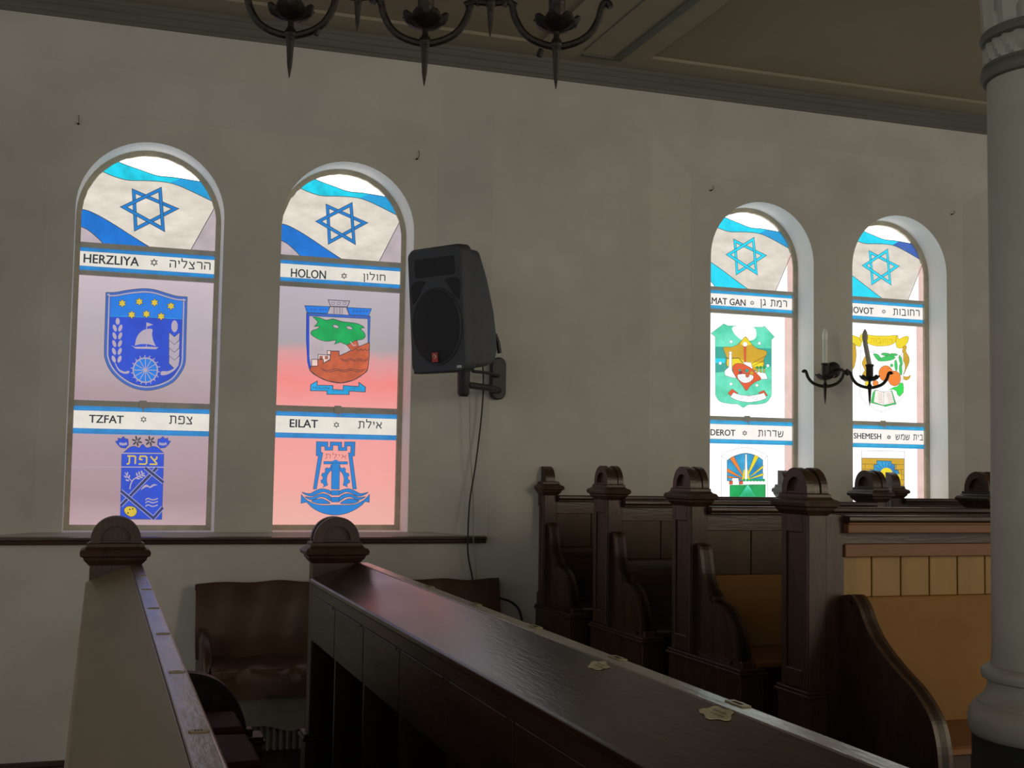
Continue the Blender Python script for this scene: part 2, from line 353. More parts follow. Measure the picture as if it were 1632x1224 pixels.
class Art:
    """shapes on one pane; the pane lies in the plane Y=YG"""
    def __init__(s, region): s.mb = MB(); s.mats = []; s.reg = region; s.L = 0; s.o = (0, 0, 1)
    def crop(s, x0, y0, k): s.o = (x0, y0, k); return s
    def P(s, p):
        q = onY(s.o[0]+p[0]/s.o[2], s.o[1]+p[1]/s.o[2], YG-.003); return (q.x, q.z)
    def mi(s, m):
        if m not in s.mats: s.mats.append(m)
        return s.mats.index(m)
    def raw(s, pts, mat, lay=None, clip=True):
        if clip: pts = clip_convex(pts, s.reg)
        if len(pts) < 3: return
        y = YG-.002-LAY*(s.L if lay is None else lay)
        s.mb.add([(p[0], y, p[1]) for p in pts], [tuple(range(len(pts)))], s.mi(G[mat] if isinstance(mat, str) else mat))
    def poly(s, pts, mat, out=0, smooth=0, cl=None):
        s.L += 1
        if smooth: pts = sm(pts, smooth, True)
        if cl: pts = clip_convex(pts, cl)
        if len(pts) < 3: return
        s.raw([s.P(p) for p in pts], mat)
        if out: s.line(list(pts)+[pts[0]], out)
    def line(s, pts, wd=4, mat='lead', smooth=0):
        s.L += 1
        if smooth: pts = sm(pts, smooth)
        closed = (Vector(pts[0])-Vector(pts[-1])).length < 1e-6
        P = [Vector(p) for p in pts]
        if closed: P = P[:-1]
        n = len(P)
        if n < 2: return
        offs = []
        for i in range(n):
            a = P[i-1] if (closed or i > 0) else None; b = P[(i+1) % n] if (closed or i < n-1) else None
            es = []
            if a is not None and (P[i]-a).length > 1e-6: es.append((P[i]-a).normalized())
            if b is not None and (b-P[i]).length > 1e-6: es.append((b-P[i]).normalized())
            ns = [Vector((-e.y, e.x)) for e in es] or [Vector((0, 1))]
            k = ns[0]+ns[-1]
            if k.length < .3: k = ns[0]; offs.append(k*wd/2); continue
            k.normalize(); offs.append(k*(wd/2/max(.45, k.dot(ns[0]))))
        for i in range(n if closed else n-1):
            j = (i+1) % n
            s.raw([s.P(q) for q in (P[i]+offs[i], P[j]+offs[j], P[j]-offs[j], P[i]-offs[i])], mat)
    def ring(s, poly, wd, mat, out=0):
        inner = offset(poly, wd); n = len(poly); s.L += 1
        for i in range(n):
            j = (i+1) % n; s.raw([s.P(q) for q in (poly[i], poly[j], inner[j], inner[i])], mat)
        if out: s.line(list(poly)+[poly[0]], out); s.line(inner+[inner[0]], out)
    def text(s, t, u0, u1, v0, v1, mat, bold=.0, full=None):
        """full: whole word of which t is the end; t spans u0..u1"""
        s.L += 1
        um, vm = (u0+u1)/2, (v0+v1)/2
        X0 = s.P((u0, vm))[0]; X1 = s.P((u1, vm))[0]; Z1 = s.P((um, v0))[1]; Z0 = s.P((um, v1))[1]
        if full: X0 = X1-(X1-X0)*twidth(full, bold)/twidth(t, bold); t = full
        if t in HEBREW_WORDS: return s.hebrew(t, X0, X1, Z0, Z1, mat, bold)
        vs, fs = text_mesh(t)
        ax, bx = min(p[0] for p in vs), max(p[0] for p in vs); ay, by = min(p[1] for p in vs), max(p[1] for p in vs)
        k = (X1-X0)/(bx-ax); d = bold*k*.6
        X0 += d; X1 -= d
        T = [(X0+(x-ax)/(bx-ax)*(X1-X0), Z0+(y-ay)/(by-ay)*(Z1-Z0)) for x, y in vs]
        for ox, oz in ([(-d, 0), (d, 0), (0, d*.6), (0, -d*.6)] if bold else [(0, 0)]):
            for f in fs: s.raw([(T[i][0]+ox, T[i][1]+oz) for i in f], mat)
    def hebrew(s, t, X0, X1, Z0, Z1, mat, bold):
        strokes = []; x = 0
        for ch in t:
            w_, st = HEB[ch]
            for q in st: strokes.append([(x+a, b) for a, b in q])
            x += w_+.24
        ax = min(p[0] for q in strokes for p in q)-.07; bx = max(p[0] for q in strokes for p in q)+.07
        ay = min(p[1] for q in strokes for p in q)-.07; by = max(p[1] for q in strokes for p in q)+.07
        keep = s.P; s.P = lambda p: (p[0], p[1])
        kx = (X1-X0)/(bx-ax); kz = (Z1-Z0)/(by-ay)
        for q in strokes: s.line([(X0+(a-ax)*kx, Z0+(b-ay)*kz) for a, b in q], (.175 if bold else .11)*kz, mat)
        s.P = keep
    def hexa(s, cx, cy, r, mat, w=4):
        for rot in (0, PI/3):
            tri = [(cx+r*math.sin(rot+2*PI*i/3), cy-r*math.cos(rot+2*PI*i/3)) for i in range(3)]
            s.ring(tri, w, mat)
    def rect(s, z0, z1, mat, x0=-9, x1=99): s.L += 1; s.raw([(x0, z0), (x1, z0), (x1, z1), (x0, z1)], mat)
    def build(s, name, parent): return s.mb.build(name, s.mats, parent, recalc=False)

Z1 = (80, 210, 5.562); Z2 = (90, 380, 4.532); Z3 = (90, 630, 5.321); Z4 = (420, 240, 5.323); Z5 = (420, 410, 4.896)
Z6 = (420, 640, 5.565); Z7 = (1110, 300, 5.565); Z8 = (1110, 490, 3.71); Z9 = (1330, 320, 5.83); Z10 = (1270, 490, 3.708)
Z11 = (1130, 500, 7.65); Z12 = (1350, 520, 8.16)
# bar heights: pixel (x, top, bottom) of the three cross bars of each window
BARS = [[(235, 393.5, 401.5), (235, 437.5, 445), (235, 641, 650)],
        [(545, 413, 421), (545, 454.5, 462), (545, 649, 658.5)],
        [(1200, 461.5, 467), (1200, 496.5, 503), (1200, 665, 671.5)],
        [(1416, 476.5, 482), (1416, 512.5, 518), (1416, 672.5, 679)]]

def flag(a, dx, sx, dz, bright):
    """the blue and white flag with its six pointed star, drawn once for window 1 and shifted"""
    a.crop(*Z1); base = a.P
    cx = (WINS[0][0]+WINS[0][1])/2
    a.P = lambda p, b=base: ((b(p)[0]-cx)*sx+cx+dx, b(p)[1]+dz)
    top = sm([(560, 250), (700, 305), (800, 340), (950, 390), (1100, 406), (1300, 438), (1500, 470)], 6)
    low = sm([(380, 300), (450, 345), (560, 395), (690, 430), (850, 435), (1000, 445), (1120, 472), (1280, 542), (1460, 630)], 6)
    a.poly([(300, -100), (560, 250)] + top + [(1700, 300), (1700, -100)], 'sky')
    a.poly(top[::-1]+low, 'cyan2' if bright else 'cyan')
    s_hi = [(p[0], p[1]) for p in low if p[0] > 1000]; t_hi = [p for p in top if p[0] > 1140]
    a.poly([(1140, 420)]+t_hi+s_hi[::-1]+[(1060, 455)], 'deepline' if bright and bright > 1 else 'blue2')
    a.line(top, 6); a.line(low, 6)
    up = sm([(180, 680), (245, 685), (330, 700), (430, 745), (560, 820), (700, 910), (860, 1010), (1000, 1090)], 6)
    lo = sm([(180, 800), (245, 830), (330, 870), (400, 925), (465, 990), (520, 1080)], 6)
    a.poly([(100, 800)]+lo+[(100, 1200)], 'grey' if not bright else 'white')
    a.poly(up+lo[::-1], 'cyan2' if bright else 'blue'); a.line(up, 6); a.line(lo, 6)
    a.poly([(1480, 630), (1255, 1034), (1250, 1100), (1700, 1100), (1700, 600)], 'white' if bright else 'grey')
    if bright: a.poly([(1400, 720), (1390, 1100), (1700, 1100), (1700, 600), (1460, 640)], 'pinkedge')
    a.line([(1500, 595), (1240, 1060)], 6)
    A_, B_, C_, D_, E_, F_ = (985, 495), (1140, 685), (1015, 890), (745, 885), (620, 670), (725, 508)
    m = 'cyan2' if bright else 'star'
    a.ring([F_, B_, D_], 28, m, 5); a.ring([A_, C_, E_], 28, m, 5)
    if dx: 
        # warm brick of the outer arch seen through the glass along the upper right
        k = sm([(820, 200), (1000, 215), (1170, 280), (1300, 400), (1400, 520)], 5)
        a.poly(k+[(1700, 500), (1500, 100), (900, 100)], 'brickedge')
    a.P = base

def mini_star(a, cx, cy, r): a.hexa(cx, cy, r, 'lead', max(3, r*.16))
def strip(a, zt, zb, bright):
    h = zt-zb; wm, bm_ = ('stripbright', 'bandbright') if bright else ('stripwhite', 'band')
    a.rect(zb, zt, wm); a.rect(zt-h*.15, zt, bm_); a.rect(zb, zb+h*.18, bm_)
    for z in (zt-h*.165, zb+h*.18, zb+h*.04, zt-h*.05): a.rect(z, z+.0022, 'deepline')

def crest1(a):
    a.crop(*Z2)
    sh = sm([(357, 390), (430, 388), (500, 375), (580, 365), (650, 362), (720, 372), (800, 397), (870, 416), (945, 422)], 5) + \
         sm([(940, 600), (935, 800), (930, 900), (900, 970), (840, 1040), (740, 1085), (640, 1098), (540, 1075), (450, 1020), (385, 950), (350, 870), (345, 800), (351, 600)], 4)
    a.poly(sh, 'deepline', 3); a.ring(offset(sh, 20), 9, 'emblem'); inn = offset(sh, 34)
    a.poly(inn, 'deep', 2)
    a.poly(inn, 'mid', cl=[(0, 0), (1200, 0), (1200, 582), (0, 560)])
    a.line([(392, 558), (912, 582)], 4, 'skyblue')
    for p in ((475, 470), (598, 458), (708, 465), (826, 490), (543, 553), (649, 548), (755, 565)): a.poly(star6(*p, 31), 'gold', 3)
    def leaf(x, y, ang, l=30, w_=12): a.poly(circ(x, y, l, 10, w_, ang), 'emblem')
    leaf(442, 602, PI/2, 26, 15)
    for i in range(5):
        y = 650+i*56; leaf(421-i*2, y, PI/2-.35+PI, 27, 13); leaf(461-i*1.5, y, PI/2+.35, 27, 13)
    a.line([(442, 620), (430, 900)], 4, 'deep')
    leaf(851, 638, PI/2, 44, 24)
    for i in range(4):
        y = 690+i*56
        a.poly([(812, y-8), (850, y+24), (888, y-8), (884, y+48), (848, y+84), (810, y+48)], 'emblem', 3)
    a.poly(sm([(424, 900), (450, 945), (490, 965), (523, 958), (520, 978), (480, 978), (445, 955), (420, 905)], 3), 'emblem')
    a.poly(sm([(875, 910), (840, 945), (800, 962), (758, 962), (752, 990), (800, 985), (850, 955), (882, 915)], 3), 'emblem')
    a.poly([(565, 778)]+sm([(566, 770), (578, 720), (605, 682), (640, 662), (690, 660), (688, 700), (700, 750), (717, 783)], 4)+[(690, 775), (650, 766), (600, 768)], 'emblem')
    a.line([(650, 612), (648, 785)], 5, 'emblem'); a.poly([(652, 612), (697, 628), (652, 642)], 'emblem')
    a.poly([(538, 776), (565, 788), (650, 786), (735, 790), (718, 804), (570, 800)], 'emblem')
    a.poly(circ(640, 955, 84), 'mid')
    a.ring(circ(640, 955, 92, 30), 9, 'emblem')
    for i in range(12):
        t = PI*i/6; a.line([(640, 955), (640+90*math.cos(t), 955+90*math.sin(t))], 5, 'emblem')
    for i in range(18):
        t = 2*PI*i/18+.1; a.line([(640+90*math.cos(t), 955+90*math.sin(t)), (640+106*math.cos(t+.05), 955+106*math.sin(t+.05))], 6, 'emblem')

def low1(a):
    a.crop(*Z3); a.line([(100, 608), (560, 608)], 3, 'emblem')
    a.poly([(565, 486)]+sm([(570, 484), (620, 442), (665, 432), (700, 445), (730, 414), (765, 445), (820, 432), (865, 450), (908, 488)], 4), 'deep', 3)
    a.poly([(553, 490), (910, 492), (892, 1052), (540, 1048)], 'deep', 3)
    a.line([(553, 492), (910, 493)], 8, 'emblem'); a.line([(548, 608), (908, 610)], 8, 'emblem')
    a.text(heb('צפת'), 588, 862, 512, 588, 'gold', .02)
    for ps in ([(545, 935), (850, 614)], [(750, 614), (905, 738)], [(545, 810), (820, 1040), (900, 950)]):
        a.line(ps, 34, 'emblem'); a.line(ps, 25, 'deep'); a.line(ps, 14, 'lead')
    a.line(sm([(620, 795), (630, 750), (650, 715), (690, 690), (745, 660)], 4), 9, 'emblem'); a.line(sm([(640, 730), (610, 700), (580, 655)], 4), 7, 'emblem')
    for x, y, t in ((585, 690, .5), (600, 720, .3), (600, 665, 1.8), (615, 690, 1.9), (680, 670, 1.2), (700, 660, 1.3), (722, 652, 1.2), (690, 705, .2), (715, 695, .2), (738, 682, .1)):
        a.poly(circ(x, y, 17, 8, 7, t), 'emblem')
    a.poly(sm([(712, 803), (740, 765), (765, 757), (790, 772), (820, 752), (855, 760), (825, 766), (795, 784), (765, 775), (740, 785)], 3, True), 'emblem')
    for y in (880, 905, 935): a.line(sm([(752, y+5), (775, y-8), (805, y+4), (830, y+2), (856, y-8)], 4), 9, 'emblem')
    a.poly(sm([(575, 960), (600, 940), (640, 940), (670, 955), (680, 985), (665, 1015), (630, 1028), (595, 1010), (575, 985)], 3, True), 'gold', 4)
    for p in ((620, 965), (645, 960), (605, 995)): a.poly(circ(*p, 7, 8), 'lead')
    for cx, s in ((560, 1), (902, -1)):
        a.poly([(cx-62*s, 392), (cx-40*s, 385), (cx-38*s, 362), (cx-15*s, 370), (cx+5*s, 350), (cx+22*s, 368), (cx+45*s, 372), (cx+50*s, 420), (cx+25*s, 450), (cx-15*s, 445), (cx-42*s, 420)], 'deep', 3)
        for i in range(4): a.poly(circ(cx+(-20+i*16)*s, 418-abs(i-1.5)*4, 8, 8, 13), 'emblem')
    for cx in (680, 790):
        for i in range(6): t = PI*i/3+.3; a.poly(circ(cx+26*math.cos(t), 390+26*math.sin(t), 21, 8, 8, t), 'lead')

def crest2(a):
    a.crop(*Z5)
    a.poly([(520, 386), (645, 391), (668, 452), (498, 442)], 'grey', 3)
    for x in (546, 556, 572, 590, 600, 614): a.line([(x, 388), (x, 450)], 3)
    a.poly([(320, 378), (515, 386), (498, 440), (337, 433)], 'mid', 4); a.poly([(648, 393), (840, 403), (818, 458), (668, 451)], 'mid', 4)
    for x in (365, 392, 432, 455, 475): a.line([(x, 404), (x+8, 416), (x+14, 404)], 3)
    for x in (692, 720, 745, 770, 795): a.line([(x, 418), (x+8, 430), (x+14, 418)], 3)
    a.poly([(500, 335), (668, 345), (650, 390), (518, 386)], 'emblem', 5)
    for x in (537, 582, 628): a.poly(circ(x, 363, 10, 4, None, PI/4), 'stripwhite', 4)
    a.poly([(330, 440), (825, 462), (817, 670)]+sm([(817, 700), (806, 870), (780, 908), (700, 960), (600, 984), (500, 970), (420, 935), (360, 890), (338, 820)], 4)+[(328, 640)], 'grey', 4)
    a.poly([(330, 438), (826, 462), (826, 486), (350, 462)], 'deepline', 2); a.poly([(330, 440), (350, 462), (350, 780), (362, 850), (354, 886), (336, 820), (328, 640)], 'deep', 2)
    a.poly([(804, 470), (826, 470), (818, 670), (806, 680)], 'deepline', 2)
    a.poly([(354, 886), (364, 852), (415, 852), (415, 800), (462, 800), (460, 830), (512, 805), (515, 735), (582, 735), (583, 772), (640, 748), (700, 715), (818, 668), (816, 780), (806, 870), (780, 908), (700, 960), (600, 983), (500, 970), (420, 935), (365, 895)], 'rust', 5)
    a.poly([(642, 690), (680, 735), (735, 702), (722, 655), (700, 650), (655, 660)], 'rust', 4)
    for r in ([(368, 800), (415, 800), (415, 852), (368, 852)], [(418, 762), (512, 768), (510, 800), (460, 830), (458, 800), (418, 800)], [(488, 733), (515, 733), (513, 765), (490, 763)]): a.poly(r, 'pinkedge', 5)
    for x in (440, 482): a.poly(circ(x, 787, 14, 4, None, PI/4), 'rust', 4)
    for y0, x0, x1 in ((880, 440, 790), (892, 455, 780), (800, 590, 805), (812, 600, 800), (728, 715, 812)):
        a.line(sm([(x0+(x1-x0)*i/6, y0+(6 if i % 2 else -6)) for i in range(7)], 4), 4)
    a.poly(sm([(375, 472), (430, 480), (480, 498), (530, 487), (600, 508), (700, 520), (745, 535), (775, 557), (742, 562), (770, 590), (782, 625), (755, 648), (705, 655), (640, 690), (590, 668), (542, 684), (556, 652), (490, 662), (430, 650), (382, 625), (358, 600), (372, 577), (408, 566), (428, 545), (386, 546), (415, 512)], 2, True), 'green', 4)
    a.poly(circ(553, 547, 25, 12, 13, .3), 'grey', 4); a.poly(circ(658, 558, 26, 12, 13, .3), 'grey', 4)
    a.line([(665, 665), (690, 695), (710, 690)], 7, 'grey')
    a.poly([(355, 1045), (357, 998), (408, 970), (406, 1002), (530, 1005), (528, 1035), (608, 1040), (610, 1005), (730, 1012), (730, 980), (782, 1018), (780, 1055), (655, 1048), (655, 1075), (482, 1073), (482, 1047)], 'blue2', 5)
    a.text('HOLON', 374, 500, 1013, 1031, 'lead'); a.text(heb('חולון'), 518, 614, 1045, 1064, 'lead'); a.text(heb('עיר'), 672, 745, 1020, 1038, 'lead')

def low2(a):
    a.crop(*Z6)
    a.poly([(465, 355), (568, 358), (566, 405), (586, 405), (588, 358), (690, 360), (690, 408), (712, 408), (714, 358), (808, 358), (803, 482), (783, 484), (820, 775), (787, 775), (748, 455), (768, 455), (770, 395), (735, 395), (735, 435), (660, 435), (657, 390), (612, 388), (610, 432), (540, 432), (538, 397), (505, 397), (505, 450), (522, 455), (465, 775), (437, 775), (482, 480), (463, 480)], 'star', 4)
    a.text(heb('אילת'), 537, 733, 450, 508, 'purple')
    a.poly([(528, 530), (740, 533), (737, 556), (528, 554)], 'star', 3)
    for s in (1, -1):
        pts = []
        for i in range(25):
            t = PI*(.5+s*(.05+.62*i/24)); r = 128 if (i//3) % 2 == 0 else 112; pts.append((630+r*math.cos(t), 692-r*1.05*math.sin(t)))
        for i in range(24, -1, -1):
            t = PI*(.5+s*(.05+.62*i/24)); pts.append((630+76*math.cos(t), 692-r*.72*math.sin(t)))
        a.poly(pts, 'star', 3)
    a.poly(circ(632, 548, 32), 'star'); a.poly([(597, 545), (668, 545), (664, 778), (593, 775)], 'star', 3)
    for y0, y1 in ((787, 830), (846, 890)): a.poly([(592, y0), (664, y0), (664, y1), (592, y1)], 'star', 3)
    def mir(ps): return [(1250-x, y) for x, y in ps]
    w1 = sm([(332, 803), (400, 815), (450, 790), (500, 772), (550, 778), (584, 792), (584, 822), (530, 800), (480, 812), (430, 838), (380, 832)], 3, True)
    w2 = sm([(358, 842), (420, 848), (480, 820), (530, 815), (584, 840), (584, 880), (540, 852), (490, 845), (440, 868), (400, 868)], 3, True)
    w3 = sm([(415, 880), (470, 862), (520, 862), (582, 900), (520, 905), (460, 900)], 3, True)
    for ps in (w1, w2, w3): a.poly(ps, 'star', 4); a.poly(mir(ps), 'star', 4)
    c1 = sm([(325, 822), (370, 868), (440, 905), (520, 918), (592, 915)], 4); c2 = sm([(660, 915), (730, 915), (810, 905), (880, 868), (927, 820)], 4)
    a.poly(c1+c2+[(924, 892), (888, 884)]+sm([(860, 915), (800, 955), (720, 990), (620, 1004), (520, 988), (430, 945), (372, 890)], 4)+[(322, 900)], 'star', 4)

def crest3(a):
    a.crop(*Z11)
    sh = [(20, 240), (100, 180), (178, 122), (225, 145), (640, 165), (675, 150), (796, 282), (760, 318), (760, 980)]+sm([(755, 1010), (700, 1080), (600, 1105), (480, 1110), (415, 1145), (350, 1105), (250, 1098), (130, 1070), (75, 990)], 4)+[(72, 280)]
    a.poly(sh, 'mint', 3)
    a.poly([(72, 400), (760, 425), (760, 640), (72, 720)], 'teal', 0); a.poly([(72, 545), (195, 548), (195, 600), (72, 600)], 'cyan2')
    a.poly(sm([(290, 160), (540, 165), (560, 300), (430, 330), (320, 260)], 4, True), 'white')  # glare over the crest's top painted as a white patch
    for p in ((420, 218), (262, 342), (605, 362), (127, 605), (706, 635), (255, 858), (570, 874)): a.poly(star6(*p, 24), 'white', 2)
    a.poly(sm([(430, 283), (470, 330), (520, 390), (580, 430), (680, 455), (685, 500), (650, 560), (645, 640), (430, 720), (205, 640), (200, 540), (160, 430), (180, 408), (260, 408), (330, 380), (385, 325)], 3, True), 'amber', 4)
    a.poly(sm([(430, 290), (465, 335), (500, 380), (370, 380), (395, 320)], 3, True), 'yellow'); a.poly([(205, 560), (350, 548), (440, 590), (640, 600), (640, 650), (205, 640)], 'yellow')
    a.poly([(405, 400), (436, 400), (432, 590), (410, 590)], 'redor', 2); a.poly(circ(420, 375, 28), 'white', 2)
    a.line([(195, 545), (345, 545), (390, 605)], 8); a.line([(500, 610), (672, 515)], 5); a.line([(510, 640), (650, 575)], 5)
    a.poly([(390, 592), (490, 598), (510, 690), (440, 660)], 'white', 4)
    a.poly([(222, 490), (252, 490), (256, 700), (310, 790), (250, 780), (170, 755), (165, 700), (215, 655)], 'white', 4); a.poly(circ(236, 482, 18), 'white', 3)
    a.poly([(530, 700), (660, 730), (690, 800), (590, 805), (540, 760)], 'white', 4)
    for x in (555, 595, 635): a.poly([(x-12, 650), (x+12, 650), (x+8, 725), (x-8, 725)], 'amber', 2); a.poly(circ(x, 660, 17), 'green', 2)
    a.poly(sm([(255, 650), (300, 612), (380, 620), (470, 665), (540, 730), (595, 800), (520, 840), (460, 890), (415, 942), (370, 880), (310, 800), (262, 730)], 4, True), 'redor', 4)
    a.poly(sm([(318, 745), (490, 755), (480, 820), (400, 848), (330, 815)], 3, True), 'white', 3)
    for x in range(340, 490, 22): a.line([(x, 750), (x-2, 838)], 2)
    for y in range(765, 835, 18): a.line([(322, y), (488, y+5)], 2)
    for x, y, r, m in ((335, 725, 20, 'purple'), (385, 715, 26, 'rust'), (415, 760, 24, 'rust'), (410, 700, 22, 'teal'), (465, 730, 22, 'amber'), (320, 695, 15, 'teal')): a.poly(circ(x, y, r, 12), m, 2)
    a.poly([(172, 975), (225, 922), (300, 975), (205, 1005)], 'redor', 3); a.poly([(535, 972), (610, 938), (655, 1005), (620, 1010)], 'redor', 3)
    a.poly(sm([(240, 965), (300, 990), (420, 1005), (540, 990), (608, 970)], 4)+sm([(640, 1035), (560, 1065), (420, 1085), (280, 1060), (200, 1020)], 4), 'white', 4)
    a.text(heb('רמת גן'), 285, 580, 1010, 1065, 'redor')

def low3(a):
    a.crop(*Z8)
    a.line(sm([(138, 880), (190, 848), (275, 828), (350, 843), (412, 880)], 4), 2); a.line([(138, 880), (140, 1130)], 2); a.line([(412, 880), (412, 1130)], 2)
    a.line([(138, 878), (175, 905)], 2); a.line([(412, 878), (382, 905)], 2)
    arc = [(172, 905)]+sm([(172, 905), (210, 880), (278, 862), (340, 875), (382, 902)], 5)
    a.poly(arc+[(382, 1025), (172, 1025)], 'skyblue', 3)
    cl = arc+[(382, 1025), (172, 1025)]
    for t0, t1 in ((2.55, 2.72), (2.02, 2.2), (1.05, 1.22), (.6, .7), (.25, .38), (2.9, 3.02)):
        a.poly([(278, 1020), (278+260*math.cos(t0), 1020-260*math.sin(t0)), (278+260*math.cos(t1), 1020-260*math.sin(t1))], 'orange' if t0 > 2 else 'yellow', 2, cl=cl)
    a.poly([(255, 1020), (265, 960), (292, 960), (300, 1020)], 'yellow')
    a.poly([(274, 868), (283, 868), (288, 1025), (270, 1025)], 'white', 2)
    a.poly([(195, 1008), (232, 1008), (240, 1050), (188, 1050)], 'white', 3)
    for x in (178, 238): a.poly([(x, 1028), (x+20, 1024), (x+20, 1044), (x, 1046)], 'redor', 2)
    for x in range(265, 380, 18): a.poly(circ(x, 1020, 9, 8), 'green'); a.poly([(x-8, 1030), (x+6, 1030), (x+6, 1046), (x-8, 1046)], 'white', 1)
    a.poly([(172, 1050), (382, 1046), (382, 1200), (172, 1200)], 'green', 2)
    for i in range(9): a.line([(277, 1050), (180+i*24, 1198)], 3, 'mint')

def crest4(a):
    a.crop(*Z12)
    Y_ = lambda ps, m='yellow', o=4, s=3: a.poly(sm(ps, s, True), m, o)
    Y_([(-120, 150), (-60, 130), (20, 105), (160, 150), (190, 190), (170, 262), (110, 250), (60, 215), (0, 260), (-60, 270)])
    Y_([(60, 240), (100, 240), (115, 330), (112, 430), (85, 540), (40, 560), (60, 400)], 'amber')
    a.poly([(190, 95)]+sm([(205, 95), (330, 120), (500, 125), (640, 118), (655, 150), (625, 205), (560, 245), (440, 260), (330, 250), (230, 210), (160, 180), (165, 120)], 4), 'yellow', 4)
    Y_([(640, 120), (665, 165), (700, 150), (770, 128), (795, 150), (780, 210), (740, 260), (690, 290), (640, 275), (625, 215)])
    Y_([(722, 265), (765, 260), (758, 330), (795, 400), (798, 470), (760, 560), (735, 620), (728, 620), (745, 520), (715, 420), (708, 340)], 'amber')
    Y_([(712, 640), (740, 655), (780, 655), (816, 635), (800, 680), (760, 705), (725, 690)], 'amber', 3, 2)
    a.text(heb('רחובות'), 285, 570, 160, 225, 'amber')
    so = [(133, 315), (708, 345), (710, 900)]+sm([(700, 940), (620, 1030), (500, 1100), (420, 1125), (340, 1095), (220, 1020), (150, 930), (137, 880)], 4)
    a.poly(so, 'white', 3); a.line(offset(so, 18)+[offset(so, 18)[0]], 3)
    a.poly(sm([(215, 400), (245, 520), (235, 640), (215, 720), (180, 690), (178, 620), (205, 570), (170, 490), (190, 430)], 4, True), 'amber', 3)
    a.poly(circ(243, 748, 36), 'yellow', 3); a.poly(circ(342, 745, 38), 'orange', 3); a.poly(circ(345, 655, 20), 'redor', 2)
    a.poly(circ(470, 617, 90, 30, 102), 'orange', 4); a.poly(circ(582, 682, 82, 30, 98), 'orange', 4); a.line(circ(515, 640, 60, 30, 90)[20:30], 3)
    for pts in ([(305, 365), (360, 368), (400, 410), (430, 450), (360, 445)], [(360, 450), (440, 400), (520, 385), (590, 410), (540, 445), (440, 460)], [(400, 370), (450, 350), (520, 370), (460, 390)], [(500, 375), (560, 358), (620, 378), (560, 395)]): a.poly(sm(pts, 3, True), 'leaf', 3)
    for x, y, t in ((592, 515, 1.5), (650, 450, 1.35), (648, 570, 1.5)): a.poly(circ(x, y, 72, 14, 20, t), 'leaf', 3)
    a.poly(star6(530, 515, 28), 'leaf', 2); a.line([(530, 490), (600, 425), (660, 365)], 4, 'rust')
    a.poly([(490, 830), (560, 795), (600, 790), (640, 740), (670, 745), (685, 800), (680, 860), (630, 920), (600, 890), (590, 850), (550, 825)], 'lime', 4)
    a.poly([(310, 830), (420, 860), (530, 840), (585, 1015), (440, 1050), (420, 1040), (300, 1010), (255, 1000), (280, 870)], 'leaf', 3)
    a.poly(sm([(312, 838), (360, 845), (420, 862), (470, 848), (520, 848)], 3)+[(560, 1000), (440, 1025), (415, 1030), (290, 990)], 'stripbright', 3)
    a.line([(420, 862), (418, 1030)], 3)
    for i in range(7):
        y = 875+i*20; a.line([(342, y), (398, y+4)], 4, 'rust'); a.line([(450+i*3, y+4), (512+i*4, y)], 4, 'rust')

def low4(a):
    a.crop(*Z10)
    a.poly([(373, 845), (625, 850), (625, 1200), (373, 1200)], 'white', 2)
    a.poly([(373, 890), (624, 894), (624, 1200), (373, 1200)], 'amber', 3)
    for y in (925, 955, 985, 1015, 1045, 1075, 1105): a.line([(373, y), (624, y+3)], 2)
    for i in range(8): a.line([(390+i*30, 925+(i % 3)*30), (390+i*30, 955+(i % 3)*30)], 2)
    a.poly([(438, 930), (455, 930), (455, 905), (540, 908), (540, 925), (560, 928), (560, 960), (580, 962), (592, 1000), (590, 1040), (420, 1040), (415, 960), (438, 960)], 'skyblue', 3)
    for i in range(7): t = PI*(.2+.6*i/6); a.line([(505+30*math.cos(t), 985-30*math.sin(t)), (505+75*math.cos(t), 985-75*math.sin(t))], 4, 'deepline')
    a.poly(circ(508, 985, 38), 'yellow'); a.poly([(430, 985), (590, 985), (590, 1200), (430, 1200)], 'yellow')

def small_texts(wi):
    T = {0: ((Z2, ('HERZLIYA', None, 195, 597, 125, 188), (705, 175, 30), ('הרצליה', 812, 1112, 146, 224)),
             (Z3, ('TZFAT', None, 275, 570, 170, 235), (738, 205, 30), ('צפת', 950, 1155, 175, 245))),
         1: ((Z5, ('HOLON', None, 212, 487, 97, 163), (627, 147, 27), ('חולון', 772, 948, 115, 203)),
             (Z6, ('EILAT', None, 230, 482, 160, 230), (645, 207, 30), ('אילת', 832, 1048, 152, 242))),
         2: ((Z7, ('MAT GAN', 'RAMAT GAN', 132, 433, 978, 1036), (490, 1018, 22), ('רמת גן', 557, 793, 992, 1072)),
             (Z8, ('DEROT', 'SDEROT', 80, 227, 722, 758), (282, 743, 17), ('שדרות', 357, 508, 727, 766))),
         3: ((Z9, ('OVOT', 'REHOVOT', 172, 358, 990, 1050), (453, 1030, 22), ('רחובות', 533, 778, 1010, 1072)),
             (Z10, ('SHEMESH', 'BEIT SHEMESH', 333, 495, 744, 777), (540, 767, 14), ('בית שמש', 578, 738, 750, 784)))}
    return T[wi]
def put_text(a, spec):
    z, (t, full, u0, u1, v0, v1), st, (ht, h0, h1, hv0, hv1) = spec
    a.crop(*z); a.text(t, u0, u1, v0, v1, 'lead', .036, full); mini_star(a, *st); a.text(heb(ht), h0, h1, hv0, hv1, 'lead', .009)

